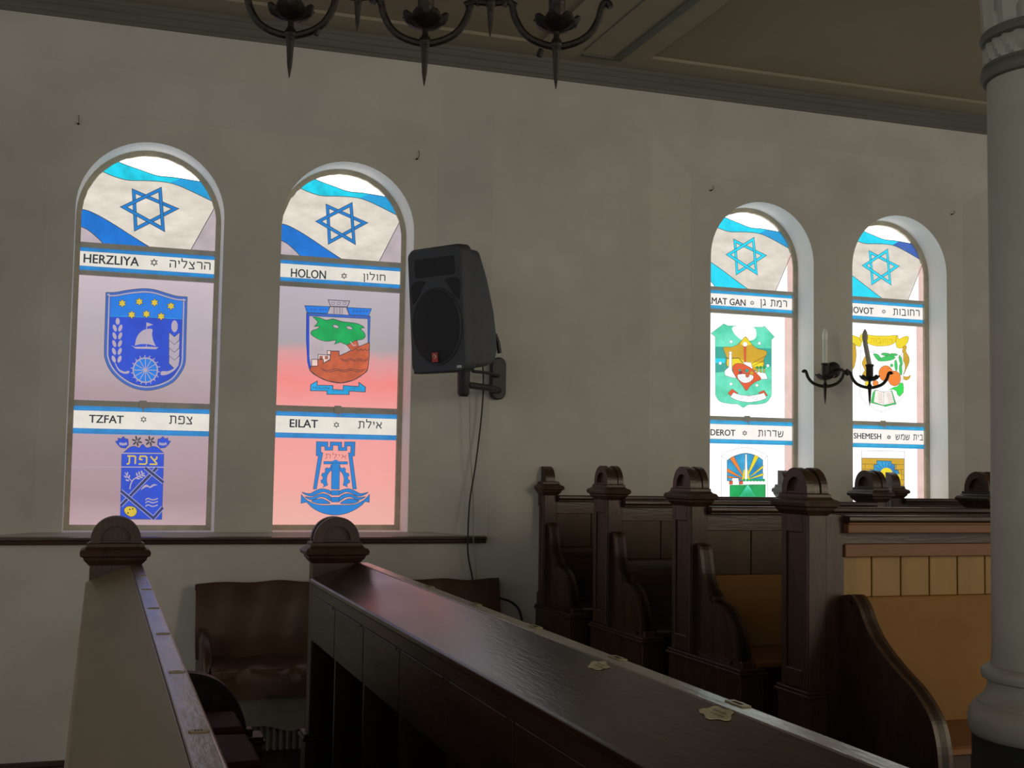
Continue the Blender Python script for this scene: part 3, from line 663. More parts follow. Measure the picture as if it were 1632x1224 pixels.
def window(i):
    x0, x1 = WINS[i]; bright = (0, 0, 1, 2)[i]
    wo = bpy.data.objects.new('window_%d' % (i+1), None); C.objects.link(wo); wo.location = ((x0+x1)/2, YG, ZS); ORG[wo.name] = Vector(wo.location)
    struct(wo); wo.empty_display_size = .1
    bz = [(onY(x, t, YG).z, onY(x, b, YG).z) for x, t, b in BARS[i]]
    # frame: putty edged arch
    rnd = random.Random(i); A = arch(x0, x1, 40); Bn = arch(x0, x1, 40, .025)
    Bn = [(p[0]+rnd.uniform(-.002, .002), p[1]+rnd.uniform(-.002, .002)) for p in Bn]
    mb = MB(); n = len(A)
    for k in range(n):
        j = (k+1) % n
        a0, a1, b0, b1 = A[k], A[j], Bn[k], Bn[j]
        mb.add([(a0[0], YG-.03, a0[1]), (a1[0], YG-.03, a1[1]), (b1[0], YG-.022, b1[1]), (b0[0], YG-.022, b0[1]), (b0[0], YG+.01, b0[1]), (b1[0], YG+.01, b1[1])], [(0,1,2,3), (3,2,5,4)])
    mb.build('window_frame', M['putty'], wo, recalc=False)
    for k, (zt, zb) in enumerate(bz):
        b = MB().box(x0, x1, YG-.02, YG+.01, zb, zt)
        if k == 2: b.box((x0+x1)/2-.018, (x0+x1)/2+.018, YG-.028, YG-.018, zb-.004, zt+.006).tube([((x0+x1)/2, YG-.03, zb), ((x0+x1)/2+.004, YG-.035, zb-.022)], .003, 6)
        b.build('glazing_bar', M['bar'], wo, bevel=.003)
    XL, XR = x0-.001, x1+.001
    # flag pane
    dz = bz[0][1]-onY(235, 401.5, YG).z; sx = (x1-x0)/(WINS[0][1]-WINS[0][0]); dx = (x0+x1)/2-(WINS[0][0]+WINS[0][1])/2
    top = [p for p in arch(x0, x1, 40, .004) if p[1] > bz[0][1]]
    a = Art([(top[0][0], bz[0][0]-.01)]+top+[(top[-1][0], bz[0][0]-.01)])
    a.rect(-9, 9, 'cream'); flag(a, dx, sx, dz, bright); a.build('flag_pane', wo)
    # name strip
    zt, zb = bz[0][1], bz[1][0]
    a = Art([(XL, zb-.005), (XR, zb-.005), (XR, zt+.005), (XL, zt+.005)]); s1, s2 = small_texts(i)
    strip(a, zt, zb, bright); put_text(a, s1); a.build('name_pane', wo)
    # crest pane
    zt, zb = bz[1][1], bz[2][0]
    a = Art([(XL, zb-.005), (XR, zb-.005), (XR, zt+.005), (XL, zt+.005)])
    a.rect(-9, 9, ('p1', 'p2', 'p3', 'p3')[i])
    if bright: a.rect(-9, 9, 'pinkedge', x1-.075)
    (crest1, crest2, crest3, crest4)[i](a); a.build('crest_pane', wo)
    # lower pane with its own name strip
    zt = bz[2][1]
    a = Art([(XL, ZS), (XR, ZS), (XR, zt+.005), (XL, zt+.005)])
    a.rect(-9, 9, ('p1b', 'p2b', 'p3', 'p3')[i])
    if bright: a.rect(-9, 9, 'pinkedge', x1-.075)
    st = {0: (89, 325), 1: (89, 318), 2: None, 3: None}
    hh = onY(235, 647, YG).z - onY(235, 690.5, YG).z
    strip(a, zt, zt-hh, bright); put_text(a, s2)
    (low1, low2, low3, low4)[i](a); a.build('lower_pane', wo)
for i in range(4): window(i)
SPC = tuple(ray(695, 494)*(5.48))    # centre of the loudspeaker front
COLC = (2.111, 2.278)
# ------------------------------------------------------------------ pews
def pew(name, org, kind, L, label, cat='pew', group=None, half=False, farpost=False, arm=1, flo=-1.15, seatz=-.70, doors=None, wood=None, tan=False, lo=.112):
    """local frame: u along the pew, v towards the seat, z from the top of the end finial"""
    ox, oy, T0 = org
    if kind == 'row': W = lambda u, v, z: (ox+u, oy-v, T0+z)
    else: W = lambda u, v, z: (ox+v, oy-u, T0+z)
    WU = lambda t, p, q: W(t, p, q)                # outline in (v, z) extruded along u
    wl = M['woodx'] if kind == 'row' else M['woodh']
    base = W(0, 0, 0); t = thing(name, (base[0], base[1], flo), label, cat, group)
    fz = flo-T0
    def post(u0, u1, first):
        uc = (u0+u1)/2
        vb = .0 if half else -.078
        b = MB().box(u0, u1, vb, .078, fz, -.15, T=W); s = -1 if first else 1; fu = u0 if first else u1
        # raised frame on the outer face
        for (a0, a1, z0, z1) in ((-.078, -.05, -.72, -.155), (.05, .078, -.72, -.155), (-.05, .05, -.215, -.155), (-.05, .05, -.72, -.66)):
            if half: a0, a1 = max(a0, 0), max(a1, 0)
            if a1 > a0: b.box(min(fu, fu+s*.007), max(fu, fu+s*.007), a0, a1, z0, z1, T=W)
        b.build('end_post', M['wood'], t, bevel=.004)
        r = .078; a0 = 0 if not half else PI/2
        def dome(rr, zb, v0=0):
            pts = [(rr*math.sin(x), -.078+rr*math.cos(x)) for x in [(-PI/2 if not half else 0)+i*((PI if not half else PI/2)/20) for i in range(21)]]
            return [((pts[0][0]), zb)]+pts+[(pts[-1][0], zb)]
        d = MB().prism(dome(.072, -.09), u0+.009, u1-.009, WU)
        oo, ii = dome(r, -.09), dome(.047, -.09)
        for ua, ub in ((u0-.005, u0+.02), (u1-.02, u1+.005)) if not half else ():
            n = len(oo)
            for k in range(n-1):
                q = [oo[k], oo[k+1], ii[k+1], ii[k]]
                d.prism(q, ua, ub, WU)
            d.box(ua+.002, ub-.002, (0 if half else -.05), .05, -.09, -.078, T=W)
        f = d.build('finial', M['wood'], t, smooth=True)
        lov = lambda k: 0 if half else -.078-k
        c = MB(); pr = [(.003, -.084), (.010, -.088), (.010, -.097), (.016, -.103), (.026, -.107), (.031, -.116), (.029, -.126), (.020, -.131), (.018, -.139), (.009, -.149), (.002, -.157)]
        vs = []
        for k, z in pr: vs += [W(u0-k, lov(k), z), W(u1+k, lov(k), z), W(u1+k, .078+k, z), W(u0-k, .078+k, z)]
        c.add(vs, [(i*4+j, i*4+(j+1) % 4, i*4+4+(j+1) % 4, i*4+4+j) for i in range(len(pr)-1) for j in range(4)]+[(0, 1, 2, 3), tuple(range(len(vs)-4, len(vs)))])
        c.build('cap_moulding', M['wood'], t)
        e = MB(); ve = .49 if (arm == 1 and first) else .078+.022
        e.box(u0-.012, u1+.012, lov(.012), ve-.006, fz, -.745, T=W).box(u0-.022, u1+.022, lov(.022), ve+.004, -.745, -.733, T=W).box(u0-.016, u1+.016, lov(.016), ve-.002, -.733, -.722, T=W)
        e.build('base_moulding', M['wood'], t, bevel=.003)
    post(-.035, .035, True)
    if farpost: post(L-.035, L+.035, False)
    u0, u1 = .035, (L-.035 if farpost else L)
    if arm == 2: MB().box(.033, .099, -.078, .078, fz, -.156, T=W).box(.030, .109, .0, .098, fz, -.735, T=W).build('end_stile', M['wood'], t)
    if arm == 2: u0 = .099
    # arm
    if arm == 1:
        cv = sm([(.075, -.30), (.12, -.30), (.14, -.35), (.155, -.41), (.185, -.46), (.23, -.49)], 4)+sm([(.235, -.507), (.30, -.52), (.36, -.555), (.405, -.615), (.43, -.68), (.435, -.73)], 4)
        zb = -.735; ua, ub = -.02, .022
    elif arm == 2:
        cv = sm([(.075, -.418), (.105, -.412), (.142, -.411), (.178, -.44), (.209, -.488), (.245, -.53), (.29, -.565), (.34, -.597), (.394, -.627), (.44, -.65), (.482, -.68), (.52, -.715), (.545, -.755), (.563, -.824), (.57, -.95), (.57, -1.2)], 4)
        zb = -1.2; ua, ub = .09, .13
    if arm:
        p = MB().prism([(.07, zb)]+cv+[(cv[-1][0], zb)] if arm == 1 else [(.07, zb)]+cv, ua+.008, ub-.008, WU)
        if arm == 1: p.box(ua, ub, .10, .36, -.735, -.71, T=W)
        p.build('arm_panel', M['wood'], t)
        rim = MB(); n = len(cv)
        cc = [Vector(q) for q in cv]
        for off, (ra, rb), w_ in ((0, (ua-.006, ub+.006), .016), (.016, (ua-.001, ub+.001), .014)):
            for k in range(7 if arm == 2 else 4, n-1):
                tg = (cc[k+1]-cc[k]).normalized(); nn = Vector((-tg.y, tg.x))
                if nn.x > 0: nn = -nn
                nn = Vector((tg.y, -tg.x)) if Vector((tg.y, -tg.x)).x < 0 else nn
                a, b = cc[k]+nn*off, cc[k+1]+nn*off; a2, b2 = a+nn*w_, b+nn*w_
                rim.prism([tuple(a), tuple(b), tuple(b2), tuple(a2)], ra, rb, WU)
        rim.build('arm_rim', M['wood'], t)
        if arm == 1:
            MB().box(ua-.004, ub+.004, .422, .455, -.735, -.70, T=W).build('arm_foot', M['wood'], t, bevel=.005)
    # top
    li = lo-.040
    MB().prism([(li, -.155), (lo-.004, -.155), (lo, -.16), (lo, -.172), (lo-.006, -.177), (li, -.177)], u0, u1, WU).build('ledge', M['ledge'] if kind != 'row' else M['woodx'], t, bevel=.002)
    MB().prism([(li-.0005, -.156), (li-.0005, -.178), (-.082, -.228), (-.088, -.222), (-.088, -.211), (-.083, -.207)] if not half else [(.0715, -.156), (.0715, -.178), (.0, -.2), (.0, -.179)], u0, u1, WU).build('book_rest', M['tanrest'] if tan else M['polish'] if kind != 'row' else M['woodx'], t, bevel=.002)
    sd = .375 if kind != 'row' else .44
    vb = 0 if half else -.07
    # fascia and body
    if not half:
        MB().box(u0, u1, -.078, -.066, -.262, -.215, T=W).build('fascia', wl, t, bevel=.002)
    if doors:
        n = int((u1-u0-.06)/doors)
        for k in range(n):
            a = u0+.0+k*doors
            MB().box(a+.004, a+doors-.004, -.079, -.068, -.412, -.262, T=W).box(a+.03, a+doors-.03, -.082, -.079, -.266, -.2605, T=W).build('locker_door', wl, t, bevel=.0025)
            MB().box(a-.012, a+.006, -.074, .03, fz, -.405, T=W).build('divider', wl, t)
        MB().box(u0, u1, -.066, .03, -.412, -.404, T=W).build('locker_floor', wl, t)
    MB().box(u0, u1, .02, .045, fz, -.178, T=W).build('core_board', wl, t)
    MB().box(u0, u1, .045, lo-.008 if wood == 'light' else .07, -.213 if wood == 'light' else -.252, -.178, T=W).box(u0, u1, .045, lo-.004, -.186, -.178, T=W).build('top_rail', M['oakrail'] if wood == 'light' else wl, t, bevel=.003)
    if wood == 'light': MB().box(u0, u1, .045, .088, -.292, -.25, T=W).build('lower_rail', M['oakrail'] if wood == 'light' else wl, t, bevel=.003)
    bd = MB(); k = u0
    pw = .115 if wood == 'light' else .2
    while k < u1-.01:
        bd.box(k+.002, min(k+pw, u1)-.002, .045, .068, -.425, -.29 if wood == 'light' else -.245, T=W); k += pw
    bd.build('back_boards', M['oak'] if wood == 'light' else M['oakdark'], t, bevel=.003)
    pm = M['padorange'] if wood in ('light', 'mid') else wl
    MB().prism([(.045, -.425), (.078, -.425), (.082, -.432), (lo+.003, seatz), (.045, seatz)], u0, u1, WU).build('back_panel', pm, t, bevel=.003)
    MB().prism([(.045, seatz), (sd, seatz), (sd+.012, seatz-.006), (sd+.012, seatz-.022), (sd, seatz-.028), (.045, seatz-.028)], u0, u1, WU).build('seat', M['oakrail'] if wood else wl, t)
    MB().box(u0, u1, sd-.08, sd-.06, fz, seatz-.03, T=W).build('seat_front', M['wood'], t)
    return t, W

def nameplate(W, t, u, v, z, slope=0, name='nameplate', sx=.036, sy=.012, m='brass'):
    o = [(-.5, -.12), (-.44, -.12), (-.42, -.5), (.42, -.5), (.44, -.12), (.5, -.12), (.5, .12), (.44, .12), (.42, .5), (-.42, .5), (-.44, .12), (-.5, .12)]
    b = MB()
    Tt = lambda tt, p, q: W(u+q*sy, v+p*sx, z+tt+slope*p*sx)
    b.prism(o, .0, .002, Tt)
    for k in range(3): b.prism([(-.2+k*.14, -.25), (-.12+k*.14, -.25), (-.12+k*.14, .25), (-.2+k*.14, .25)], .002, .0023, Tt, 1)
    return b.build(name, [M[m], M['ink']], t)

# two long pews running towards the window wall
tA, WA = pew('long_pew', (.060, 4.15, -.177), 'run', 5.0, 'dark wooden pew with tan sloping book rest and brass plates, nearest the left frame edge', group='long pews with sloping book rests', flo=FLO, seatz=-.673, doors=.42, tan=True, lo=.088)
tB, WB = pew('long_pew', (.776, 4.15, -.177), 'run', 5.0, 'polished dark wooden pew running diagonally through the foreground with paper labels on its book rest', group='long pews with sloping book rests', flo=FLO, seatz=-.673, doors=.42)
for y in (3.716, 3.315, 2.89, 2.458, 2.009, 1.563): nameplate(WA, tA, 4.15-y, .069, -.1553, sx=.026, sy=.011)
for k in []:
    if k.name.startswith('nameplate'):
        pass
for y in (3.26, 2.829, 2.407, 1.981, 1.556): nameplate(WB, tB, 4.15-y, .102, -.1553, sx=.018, sy=.05)
# torn yellowed paper labels on the book rest (handwriting is no longer readable)
def paper(cx, cy, sx, sy, seed):
    r = random.Random(seed); sl = .0515/.155
    pts = []
    for i in range(22):
        a = 2*PI*i/22; k = 1+.14*math.sin(5*a+seed)+r.uniform(-.07, .07); pts.append((math.cos(a)*sx*k, math.sin(a)*sy*k))
    z = lambda x: -.177-.156-sl*(.776+.0715-x)+.0008
    b = MB(); T = lambda t, p, q: (cx+p, cy+q, z(cx+p)+t)
    b.prism(pts, 0, .0012, T)
    for k in range(2):
        for j in range(9):
            u = -.7+j*.12+.15*k; h = r.uniform(.12, .26); ox = -.2+.45*k
            p = [(sx*(ox-h*.5), sy*u), (sx*(ox-h*.5), sy*(u+.035)), (sx*(ox+h*.5), sy*(u+.06)), (sx*(ox+h*.5), sy*(u+.025))]
            b.prism(p, .0012, .0015, T, 1)
    return b.build('paper_label', [M['paper'], M['ink']], tB)
paper(.829, 1.951, .0135, .031, 1); paper(.830, 1.53, .0155, .036, 4)

# seat pads on the seat behind the left pew
pads = ['maroon seat pad lying farthest along the left pew seat, near the curved arm', 'maroon seat pad in the middle of the left pew seat', 'maroon seat pad nearest the bottom of the view on the left pew seat']
for (y0, y1), lb in zip(((3.80, 4.06), (3.36, 3.71), (2.93, 3.28)), pads):
    p = thing('seat_pad', (.31, (y0+y1)/2, -.85), lb, 'cushion', 'maroon seat pads on the left pew')
    b = MB(); n = 8; x0, x1 = .19, .447
    vs = []
    for lay, (ins, z) in enumerate(((.012, -.849), (0, -.835), (0, -.812), (.012, -.80))):
        for q in sm([(x0+ins, y0+ins), (x1-ins-.02, y0+ins), (x1-ins, y0+ins+.03), (x1-ins, y1-ins-.03), (x1-ins-.02, y1-ins), (x0+ins, y1-ins)], 3, True): vs.append((q[0], q[1], z))
    m_ = len(vs)//4; fs = [(l*m_+i, l*m_+(i+1) % m_, (l+1)*m_+(i+1) % m_, (l+1)*m_+i) for l in range(3) for i in range(m_)]
    fs += [tuple(range(m_)), tuple(range(3*m_, 4*m_))]
    MB().add(vs, fs).build('pad_cover', M['cushion'], p, smooth=True)
    MB().tube([(x1-.004, y0+.03, -.82), (x1-.004, y1-.03, -.82)], .004, 6).build('piping', M['black'], p)

# block of pews facing the camera on the right
rows = [(6.0, 'half', 'dark wooden pew against the pilaster, end post flat at the wall'),
        (5.165, '', 'dark wooden pew second from the window wall in the right block'),
        (4.345, '', 'dark wooden pew third from the window wall with orange back panel and carved curved arm'),
        (3.52, '', 'front dark wooden pew of the right block with golden back boards beside the white column')]
for i, (y, k, lb) in enumerate(rows):
    pew('pew', (2.235, y, .017), 'row', 1.425, lb, group='right block of pews', half=bool(k), farpost=True, arm=2 if i == 3 else 1, seatz=-.835 if i == 3 else -.70, flo=-1.25, wood=(None, None, 'mid', 'light')[i])
pew('pew', (4.38, 6.0, .017), 'row', 1.5, 'far pew across the aisle, only its post showing before the fourth window', flo=-1.25, group='pews across the far aisle', half=True, farpost=False, arm=1)
pew('pew', (4.38, 5.165, .017), 'row', 1.5, 'far pew across the aisle, second from the window wall, by the column', flo=-1.25, group='pews across the far aisle', arm=1)

# ------------------------------------------------------------------ bench by the wall
bn = thing('wall_bench', (1.2, 5.7, FLO), 'low bench covered in brown leatherette standing against the wall under the speaker', 'bench')
bx0, bx1 = .50, 1.93
cx0, cx1 = .452, 1.958
def sheet(name, prof, x0, x1, mat, wob, n=60, th=.0):
    """prof: list of (y,z) down the section, swept along x with a ripple"""
    vs = []; fs = []; k = len(prof)
    for i in range(n+1):
        x = x0+(x1-x0)*i/n
        for j, (y, z) in enumerate(prof):
            dy, dz = wob(x, j); vs.append((x, y+dy, z+dz))
    for i in range(n):
        for j in range(k-1): fs.append((i*k+j, (i+1)*k+j, (i+1)*k+j+1, i*k+j+1))
    return MB().add(vs, fs).build(name, mat, bn, smooth=True)
rip = lambda x, j: (0.004*math.sin(x*37+j), .003*math.sin(x*9.5)+.004*math.sin(x*23+1) if j < 3 else .004*math.sin(x*31+j*2))
sheet('back_cover', [(5.96, -.60), (5.955, -.572), (5.925, -.565), (5.91, -.585), (5.885, -.70), (5.86, -.80), (5.83, -.875), (5.80, -.905)], cx0, cx1, M['uph'], rip)
rs = random.Random(3); ph = [rs.uniform(0, 6) for _ in range(6)]
def wr(x, j): return (.006*math.sin(x*16+j*1.3+ph[0]), .006*math.sin(x*29+j*.9+ph[1])+.004*math.sin(x*61+j*2+ph[2]))
sheet('seat_cover', [(5.83, -.895), (5.76, -.90), (5.68, -.902), (5.60, -.904), (5.54, -.908), (5.51, -.918), (5.495, -.94), (5.495, -.98), (5.50, -1.035)], bx0, bx1, M['uph'], wr, 90)
MB().box(bx0, bx1, 5.52, 5.95, -.97, -.915).box(bx0+.02, bx1-.02, 5.935, 5.95, FLO, -.62).box(bx0+.02, bx1-.02, 5.60, 5.615, -1.12, -.97).build('frame', M['wood'], bn)
def endp(x0, x1):
    out = [(5.955, -.59), (5.935, -.59)]+sm([(5.925, -.62), (5.90, -.70), (5.88, -.75), (5.83, -.80), (5.74, -.80), (5.66, -.82), (5.60, -.86), (5.565, -.93), (5.555, -1.05), (5.56, -1.2), (5.55, FLO)], 4)+[(5.955, FLO)]
    MB().prism(out, x0, x1, lambda t, p, q: (t, p, q)).build('end_panel', M['wood'], bn, bevel=.008)
    MB().tube([(x0+.5*(x1-x0), 5.80, -.79), (x0+.5*(x1-x0), 5.72, -.792), (x0+.5*(x1-x0), 5.65, -.815), (x0+.5*(x1-x0), 5.59, -.86), (x0+.5*(x1-x0), 5.555, -.93), (x0+.5*(x1-x0), 5.545, -1.02)], [.012, .02, .024, .024, .022, .018], 12).build('arm_roll', M['woodh'], bn, smooth=True)
endp(.465, .505); endp(1.91, 1.95)
# grey cloth hanging under the seat and pleated valance behind it
def gw(x, j): return (.006*math.sin(x*21+j), (.014*math.sin(x*13)+.008*math.sin(x*27)) if j == 4 else 0)
sheet('hanging_cloth', [(5.585, -.98), (5.58, -1.04), (5.578, -1.09), (5.58, -1.13), (5.582, -1.182)], .53, 1.9, M['greycloth'], gw, 80)
sheet('pleated_valance', [(5.63, -1.10), (5.63, -1.2), (5.63, -1.295)], .53, 1.9, M['greycloth'], lambda x, j: (.012*math.sin(x*210), 0), 420)

# ------------------------------------------------------------------ loudspeaker
sp = thing('wall_mounted_loudspeaker', (1.62, 5.62, .43), 'black plastic loudspeaker with round mesh grille, tilted down beside the second window', 'speaker')
az = math.radians(239); fdir = Vector((math.sin(az), math.cos(az), 0)); rdir = Vector((-fdir.y, fdir.x, 0))
if rdir.y > 0: rdir = -rdir           # towards the camera side
tilt = math.radians(5); ftl = (fdir*math.cos(tilt)-Vector((0, 0, 1))*math.sin(tilt)); upd = (Vector((0, 0, 1))*math.cos(tilt)+fdir*math.sin(tilt))
SC = Vector(SPC)
def SW(a, b, c): return SC+rdir*a+upd*b+ftl*c       # a across, b up, c forward
def rrect(w, h, r, n=5, wt=None):
    wt = wt or w; o = []
    for cx, cy, a0 in ((w/2-r, -h/2+r, -PI/2), (wt/2-r, h/2-r, 0), (-wt/2+r, h/2-r, PI/2), (-w/2+r, -h/2+r, PI)):
        for i in range(n+1): a = a0+PI/2*i/n; o.append((cx+r*math.cos(a), cy+r*math.sin(a)))
    return o
def loft(mb, secs, mi=0, cap=(True, True)):
    n = len(secs[0][0]); vs = []
    for pts, c, (sa, sb) in secs: vs += [SW(p[0]+sa, p[1]+sb, c) for p in pts]
    fs = [(k*n+i, k*n+(i+1) % n, (k+1)*n+(i+1) % n, (k+1)*n+i) for k in range(len(secs)-1) for i in range(n)]
    if cap[0]: fs.append(tuple(range(n)))
    if cap[1]: fs.append(tuple(range((len(secs)-1)*n, len(secs)*n)))
    return mb.add(vs, fs, mi)
w_, h_ = .352, .575
b = MB()
loft(b, [(rrect(w_-.02, h_-.02, .03), .0, (0, 0)), (rrect(w_, h_, .04), -.012, (0, 0)), (rrect(w_, h_, .04), -.06, (0, 0)), (rrect(w_-.035, h_-.03, .035), -.066, (0, 0)),
         (rrect(w_-.05, h_-.04, .035), -.145, (0, 0)), (rrect(w_-.09, h_-.15, .035), -.21, (0, -.05)), (rrect(w_-.14, h_-.31, .03), -.275, (0, -.115)), (rrect(w_-.19, h_-.44, .03), -.315, (0, -.15))])
b.build('cabinet', M['speaker'], sp, smooth=True)
gb = MB(); gz = []
for rr, c in ((.148, .0), (.148, .006), (.12, .014), (.06, .02), (.005, .022)): gz.append((circ(0, 0, rr, 40, rr*1.14), c, (0.0, -.075)))
loft(gb, gz); gb.build('round_grille', M['grille'], sp, smooth=True)
rg = MB(); rg.tube([SW(.152*math.cos(a), -.075+.173*math.sin(a), .003) for a in [2*PI*i/48 for i in range(49)]], .005, 6); rg.build('grille_ring', M['speaker'], sp, smooth=True)
hb = MB(); loft(hb, [(rrect(.25, .085, .015), .0005, (0, .195)), (rrect(.25, .085, .015), .0015, (0, .195))]); hb.build('horn_recess', M['grille'], sp)
for s in (1, -1):
    pb = MB(); tri = sm([(s*.145, .13), (s*.065, .135), (s*.075, .115), (s*.125, .05), (s*.147, .045)], 3, True)
    loft(pb, [(tri, .0005, (0, 0)), (tri, .002, (0, 0))]); pb.build('bass_port', M['grille'], sp)
lb = MB(); loft(lb, [(rrect(.034, .042, .002), .018, (-.0, -.215)), (rrect(.034, .042, .002), .021, (0, -.215))]); lb.build('red_badge', M['red'], sp)
lm = MB(); lm.tube([SW(.008*math.cos(a)-.001, -.212+.008*math.sin(a), .0222) for a in [PI*i/8-PI/2 for i in range(13)]], .0022, 5); lm.build('badge_mark', M['white'], sp)
lw = MB(); lw.box(-.014, .014, -.006, .006, 0, .002, T=lambda a, b_, c: SW(a+.13, b_-.262, c)); lw.build('maker_label', M['white'], sp)
hd = MB(); hd.tube([SW(.05, -.10, -.29), SW(.05, -.115, -.345), SW(.05, -.15, -.362), SW(.05, -.20, -.372)], .011, 8); hd.build('handle', M['black'], sp)
ft = MB(); ft.box(-.16, .16, -.285, -.272, -.05, -.005, T=SW); ft.build('foot_strip', M['grille'], sp)
# bracket
br = thing('wall_bracket', (1.95, 5.98, .35), 'black wall bracket with rounded plate and arm holding the loudspeaker', 'bracket')
def stadium(cx, cz, w, h, n=10):
    r = w/2; return [(cx+r*math.cos(PI*i/n), cz+h/2-r+r*math.sin(PI*i/n)) for i in range(n+1)]+[(cx+r*math.cos(PI+PI*i/n), cz-h/2+r+r*math.sin(PI+PI*i/n)) for i in range(n+1)]
MB().prism(stadium(1.951, .463, .080, .222), 5.955, 6.0, lambda t, p, q: (p, t, q)).build('wall_plate', M['black'], br, bevel=.006)
MB().tube([(1.955, 5.97, .40), (1.86, 5.80, .40), (1.70, 5.68, .403)], .017, 10).tube([(1.95, 5.96, .475), (1.84, 5.78, .475), (1.73, 5.70, .473)], .008, 8).build('arm', M['black'], br, smooth=True)
MB().tube([(1.675, 5.67, .345), (1.675, 5.67, .36), (1.675, 5.67, .50)], [.022, .030, .032], 14).build('socket', M['black'], br, smooth=True)
# cables
cb = [(1.66, 5.80, .62), (1.83, 5.93, .575), (1.868, 5.965, .47), (1.868, 5.982, .276), (1.84, 5.98, .015), (1.81, 5.975, -.179), (1.795, 5.945, -.371), (1.80, 5.945, -.46), (1.822, 5.95, -.55), (1.828, 5.955, -.60)]
tag(MB().tube(sm(cb, 6), .0045, 6).build('speaker_cable', M['rubber'], smooth=True), 'thin black cable hanging from the loudspeaker down to the bench', 'cable')
cw = [(1.70, 5.74, .50), (1.765, 5.90, .46), (1.80, 5.98, .36), (1.81, 5.985, .1), (1.83, 5.985, -.15), (1.825, 5.95, -.36), (1.84, 5.95, -.50), (1.85, 5.96, -.60)]
tag(MB().tube(sm(cw, 6), .0022, 5).build('speaker_cable', M['whitecable'], smooth=True), 'thin pale grey cable hanging beside the black one', 'cable')
c3 = [onY(795, 953, 5.95), onY(812, 958, 5.96), onY(826, 970, 5.965), onY(832, 990, 5.965), onY(833, 1010, 5.965)]
c3 += [Vector((c3[-1].x+.005, 5.96, -1.1)), Vector((c3[-1].x, 5.94, -1.4)), Vector((c3[-1].x-.02, 5.90, -1.494)), Vector((c3[-1].x-.15, 5.86, -1.494))]
tag(MB().tube(sm([tuple(c) for c in c3], 5), .0055, 6).build('loose_cable', M['rubber'], smooth=True), 'short black cable looping out from behind the right end of the bench', 'cable')

# ------------------------------------------------------------------ wall hooks
for (x, y), y2, lb in (((125, 183), 198, 'left of the first window arch'), ((667, 240), 254, 'between the second window and the speaker'), ((1136, 296), 304, 'above left of the third window'), ((1520, 335), 342, 'right of the fourth window')):
    a = onY(x, y, YW-.01); c = onY(x-(0 if x < 600 else 2), y2, YW-.012)
    hk = thing('wall_hook', (c.x, YW, c.z), 'small dark iron hook in the wall '+lb, 'hook', 'hooks over the windows')
    MB().tube(sm([tuple(a), (a.x+.004, YW-.014, (a.z+c.z)/2), tuple(c), (c.x-.006, YW-.02, c.z+.004)], 4), .0016, 6).build('hook_wire', M['iron'], hk, smooth=True)
    MB().tube([(c.x, YW-.014, c.z+.003), (c.x, YW+.002, c.z+.003)], .0038, 8).build('hook_boss', M['iron'], hk, smooth=True)

# ------------------------------------------------------------------ column
CX, CY = COLC
cm = thing('column', (CX, CY, FLO), 'white painted cast iron column with leafy capital and dark pedestal at the right', 'column')
def lt(name, prof, mat, wob=None, n=48): return MB().lathe(prof, (CX, CY, 0), n, wob=wob).build(name, mat, cm, smooth=True)
lt('pedestal', [(.186, FLO), (.186, -1.1), (.182, -1.09), (.182, -.66), (.180, -.655), (.180, -.60)], M['coldark'])
lt('base', [(.176, -.602), (.183, -.598), (.188, -.585), (.190, -.565), (.186, -.545), (.176, -.53), (.168, -.527), (.168, -.521), (.160, -.517), (.148, -.50), (.144, -.485), (.146, -.475), (.156, -.47), (.160, -.46), (.157, -.45), (.146, -.443), (.138, -.44)], M['col'])
lt('shaft', [(.137, -.443), (.134, -.40), (.132, .2), (.131, .955)], M['col'])
lt('neck_ring', [(.131, .945), (.140, .948), (.146, .958), (.146, .966), (.140, .974), (.144, .978), (.142, .985), (.131, .988)], M['colgrey'])
def ribs(i, an, r, z): return (r+.006*math.sin(an*24+i*1.2), z)
lt('carved_band', [(.128, .985), (.134, .995), (.136, 1.01), (.136, 1.025), (.134, 1.035), (.128, 1.045)], M['col'], ribs, 120)
lt('neck_ring', [(.131, 1.04), (.142, 1.044), (.147, 1.053), (.144, 1.064), (.131, 1.068)], M['colgrey'])
lt('bell', [(.120, 1.065), (.118, 1.1), (.125, 1.2), (.15, 1.28), (.17, 1.30), (.17, 1.34), (.09, 1.34), (.09, CEI-.03)], M['col'])
for k in range(12):
    a = 2*PI*k/12+.15; lf = MB(); d = Vector((math.cos(a), math.sin(a), 0)); s_ = Vector((-d.y, d.x, 0)); c0 = Vector((CX, CY, 0)); hh = .17 if k % 2 else .21
    vs = []; N = 8
    for i in range(N+1):
        q = i/N; r = .128+.012*q+.055*max(0, q-.55)**1.2*2; z = 1.062+hh*q-.09*max(0, q-.75)
        wd_ = .030*(1+.35*math.sin(q*7))*(1-.55*q**3)
        for j in (-1, -.4, 0, .4, 1): vs.append(c0+d*(r-.012*abs(j)+(.006 if j == 0 else 0))+s_*(wd_*j)+Vector((0, 0, z-.01*abs(j))))
    fs = [(i*5+j, i*5+j+1, (i+1)*5+j+1, (i+1)*5+j) for i in range(N) for j in range(4)]
    o = lf.add(vs, fs).build('leaf', M['col'], cm, smooth=True); md = o.modifiers.new('t', 'SOLIDIFY'); md.thickness = .008

